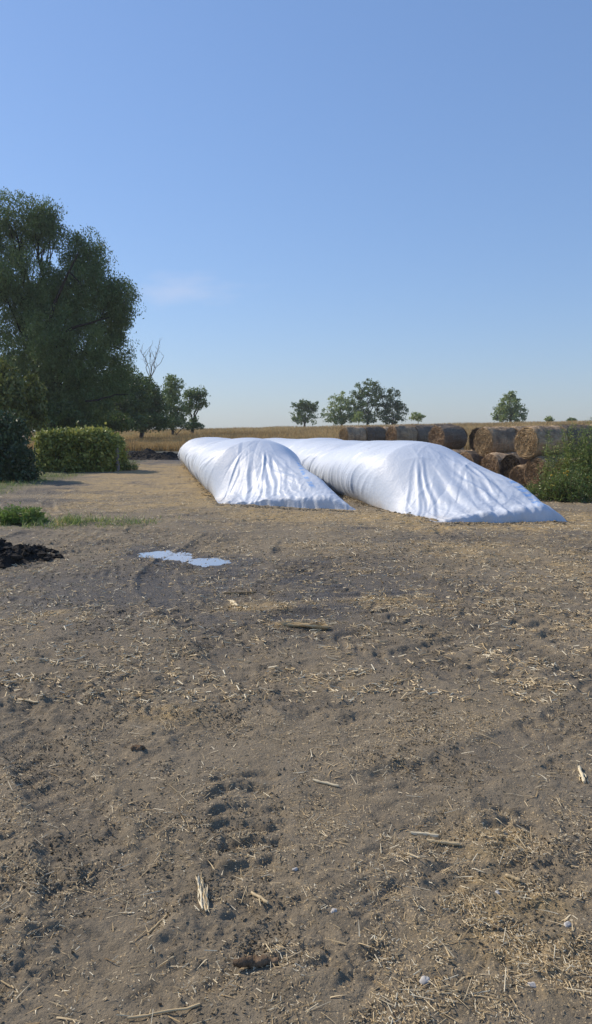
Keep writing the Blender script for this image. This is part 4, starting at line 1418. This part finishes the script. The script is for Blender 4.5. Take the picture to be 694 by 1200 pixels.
stalk('thick pale upright-lying bundle of split corn stalks left of the rotten wood chunk', G(236, 1034), G(241, 1070), 0.0055, 'husk', 0.85, pieces=3)
stalk('smooth tan cut stalk lying crosswise beneath a frayed pale one', G(499, 992), G(537, 996), 0.009, 'round', 0.62)
stalk('frayed pale stalk just above the smooth tan cut one', G(482, 980), G(515, 984), 0.007, 'husk', 0.95)
stalk('single pale stalk with a dark butt right of the tractor lug prints', G(367, 918), G(397, 925), 0.009, 'round', 0.75)
stalk('short yellow stalk standing out by the right border below the middle', G(676, 903), G(682, 921), 0.010, 'husk', 0.9)
stalk('thin pale stalk on bare mud far left below the black heap', G(23, 818), G(47, 822), 0.010, 'round', 0.85)
stalk('orange tan stub lying on a straw patch right of the middle', G(592, 1034), G(609, 1040), 0.010, 'round', 0.6)
stalk('slanting thin stalk left of the pale split bundle', G(175, 1092), G(196, 1072), 0.006, 'round', 0.6)
stalk('long flattened stalk near the bottom border left of the middle', G(150, 1190), G(235, 1176), 0.005, 'round', 0.65)
stalk('short reddish stub beside the deep tractor lug prints', G(297, 1046), G(316, 1058), 0.009, 'round', 0.6)
stalk('long dark sodden stalk lying above the straw patch by the small puddle', G(262, 697), G(300, 696), 0.014, 'round', 0.05)
stalk('pale bent stalk standing out on the straw left of the small puddle', G(268, 706), G(277, 712), 0.014, 'husk', 0.95)
stalk('dark straw matted in a low ridge right of the small puddle', G(330, 733), G(385, 736), 0.020, 'husk', 0.45, pieces=3)


def chunk(label, px, py, L, R, rz, matk, seed):
    x, y = G(px, py)
    a = Acc()
    t = np.linspace(0, 1, 16)
    pts = np.stack([(t - 0.5) * L, 0.02 * noise(t * 3, t * 0, seed), R * 0.55 + 0.01 * noise(t * 3, t * 0 + 4, seed)], 1)
    rad = R * (0.35 + 0.65 * np.sin(PI * np.clip(t, 0.06, 0.94)) ** 0.5) * (1 + 0.12 * noise(t * 5, t * 0, seed + 1))
    a.tube(pts, rad, 14, 0.3, 0.16)
    a.tube(np.array([pts[-1], pts[-1] + [0.004, 0, 0]]), np.array([rad[-1], 0.001]), 12)
    a.tube(np.array([pts[0], pts[0] - [0.004, 0, 0]]), np.array([rad[0], 0.001]), 12)
    o = obj('wood_chunk', a.mesh('wood_chunk', M[matk], True), None, (x, y, z1(x, y)))
    o.rotation_euler = (0.05, 0.08, rz)
    tag(o, label, 'wood')


chunk('rotten brown wood chunk half sunk in mud near the bottom border', 300, 1131, 0.19, 0.021, 0.15, 'chunk', 3)
chunk('small red-brown wood chip on the mud above the lug prints', 162, 880, 0.09, 0.022, -0.2, 'chunk', 8)

sm = NT('pale_stone')
sv = sm.coord()
sm.principled(sm.ramp(sm.noise(30, 4, 0.6, sv), [(0.3, (0.34, 0.32, 0.29)), (0.7, (0.55, 0.53, 0.49))]), 0.8, 0.3, sm.bump(sm.noise(70, 3, 0.6, sv), 0.3, 0.005))


def stone(label, px, py, R, seed):
    x, y = G(px, py)
    nr, na = 14, 20
    ph = np.linspace(0.03, PI - 0.03, nr)
    an = np.linspace(0, 2 * PI, na, endpoint=False)
    A, B = np.meshgrid(ph, an, indexing='ij')
    d = np.stack([np.sin(A) * np.cos(B), np.sin(A) * np.sin(B), np.cos(A)], -1)
    r = R * (1 + 0.35 * noise(d[..., 0] * 1.3 + seed, d[..., 1] * 1.3 + d[..., 2], seed))
    V = d * r[..., None] * np.array([1.3, 1.0, 0.62])
    o = obj('stone', make_mesh('stone', V.reshape(-1, 3), grid_faces(nr, na, True), sm.m, None, True), None, (x, y, z1(x, y) + R * 0.25))
    o.rotation_euler = (0, 0, seed * 1.3)
    tag(o, label, 'stone', 'pale stones on the mud')


stone('largest white stone near the bottom border right of the middle', 498, 1153, 0.020, 1)
stone('white stone at the bottom border farther right than the largest', 624, 1157, 0.015, 2)
stone('pale stone low on the right among straw bits', 665, 1092, 0.016, 3)
stone('small white stone pair neighbour on bare mud above the largest stone', 583, 1052, 0.011, 4)
stone('white pebble right of the deep tractor lug prints', 346, 1021, 0.012, 5)
stone('grey pebble in a rut near the left of the straw strip', 391, 1074, 0.014, 6)

# ------------------------------------------------------------------ thin morning haze
hz = NT('air')
hv_ = hz.n('VolumePrincipled', ins={'Color': (0.90, 0.93, 0.97, 1), 'Density': 0.00030, 'Anisotropy': 0.2})
hz.t.links.new(hv_.outputs[0], hz.out.inputs['Volume'])
bx = np.array([[x, y, z] for z in (-2.2, 30.0) for (x, y) in ((-330, -15), (330, -15), (330, 520), (-330, 520))], float)
bf = [[0, 3, 2, 1], [4, 5, 6, 7], [0, 1, 5, 4], [1, 2, 6, 5], [2, 3, 7, 6], [3, 0, 4, 7]]
ho = obj('haze', make_mesh('haze', bx, bf, hz.m))
tag(ho, 'thin pale haze over the distant field', 'haze', kind='stuff')

# ------------------------------------------------------------------ light
SUN_EL, SUN_AZ = math.radians(36), math.radians(-60)     # azimuth from +Y, clockwise
sd = Vector((math.sin(SUN_AZ) * math.cos(SUN_EL), math.cos(SUN_AZ) * math.cos(SUN_EL), math.sin(SUN_EL)))
sl = bpy.data.lights.new('sun', 'SUN')
sl.energy = 3.2
sl.angle = math.radians(0.6)
sl.color = (1.0, 0.87, 0.70)
so = bpy.data.objects.new('sun', sl)
COL.objects.link(so)
so.rotation_euler = (-sd).to_track_quat('-Z', 'Y').to_euler()
so.location = (-60, 20, 60)

w = bpy.data.worlds.new('World')
SC.world = w
w.use_nodes = True
nt = w.node_tree
nt.nodes.clear()
wo = nt.nodes.new('ShaderNodeOutputWorld')
bg = nt.nodes.new('ShaderNodeBackground')
sky = nt.nodes.new('ShaderNodeTexSky')
sky.sky_type = 'NISHITA'
sky.sun_disc = False
sky.sun_elevation = SUN_EL
sky.sun_rotation = SUN_AZ
sky.altitude = 2000
sky.air_density = 1.6
sky.dust_density = 1.5
sky.ozone_density = 3.0
bg.inputs['Strength'].default_value = 0.12
# one thin wisp of cloud low in the sky left of the middle, and the camera-white-balance of the photograph
geo = nt.nodes.new('ShaderNodeTexCoord')
tint = nt.nodes.new('ShaderNodeMix')
tint.data_type, tint.blend_type = 'RGBA', 'MULTIPLY'
tint.inputs[0].default_value = 1.0
tint.inputs[7].default_value = (0.98, 1.18, 1.60, 1)
gm = nt.nodes.new('ShaderNodeGamma')
gm.inputs['Gamma'].default_value = 0.6
nt.links.new(sky.outputs[0], gm.inputs[0])
nt.links.new(gm.outputs[0], tint.inputs[6])
cdir = Vector(ray(212, 338)).normalized()
mp = nt.nodes.new('ShaderNodeMapping')
mp.inputs['Location'].default_value = (-cdir[0] / 0.075, -cdir[1] / 0.3, -cdir[2] / 0.022)
mp.inputs['Scale'].default_value = (1 / 0.075, 1 / 0.3, 1 / 0.022)
nt.links.new(geo.outputs['Generated'], mp.inputs[0])
ln = nt.nodes.new('ShaderNodeVectorMath')
ln.operation = 'LENGTH'
nt.links.new(mp.outputs[0], ln.inputs[0])
nz = nt.nodes.new('ShaderNodeTexNoise')
nz.inputs['Scale'].default_value = 1.1
nz.inputs['Detail'].default_value = 5
nt.links.new(mp.outputs[0], nz.inputs['Vector'])
sub = nt.nodes.new('ShaderNodeMath')
sub.operation = 'SUBTRACT'
nt.links.new(nz.outputs['Fac'], sub.inputs[0])
fall = nt.nodes.new('ShaderNodeMath')
fall.operation = 'MULTIPLY'
fall.inputs[1].default_value = 0.42
nt.links.new(ln.outputs['Value'], fall.inputs[0])
nt.links.new(fall.outputs[0], sub.inputs[1])
mr = nt.nodes.new('ShaderNodeMapRange')
mr.interpolation_type = 'SMOOTHSTEP'
mr.inputs['From Min'].default_value = 0.0
mr.inputs['From Max'].default_value = 0.6
mr.inputs['To Max'].default_value = 0.30
nt.links.new(sub.outputs[0], mr.inputs['Value'])
cl = nt.nodes.new('ShaderNodeMix')
cl.data_type = 'RGBA'
cl.inputs[7].default_value = (4.4, 4.5, 5.3, 1)
nt.links.new(mr.outputs[0], cl.inputs[0])
nt.links.new(tint.outputs[2], cl.inputs[6])
hs = nt.nodes.new('ShaderNodeHueSaturation')
hs.inputs['Saturation'].default_value = 1.06
nt.links.new(cl.outputs[2], hs.inputs['Color'])
nt.links.new(hs.outputs[0], bg.inputs[0])
nt.links.new(bg.outputs[0], wo.inputs[0])

SC.view_settings.view_transform = 'Standard'
SC.view_settings.look = 'None'
SC.view_settings.exposure = 0.5
SC.view_settings.gamma = 1.0
SC.view_settings.use_curve_mapping = False
SC.cycles.max_bounces = 8
SC.cycles.transparent_max_bounces = 8
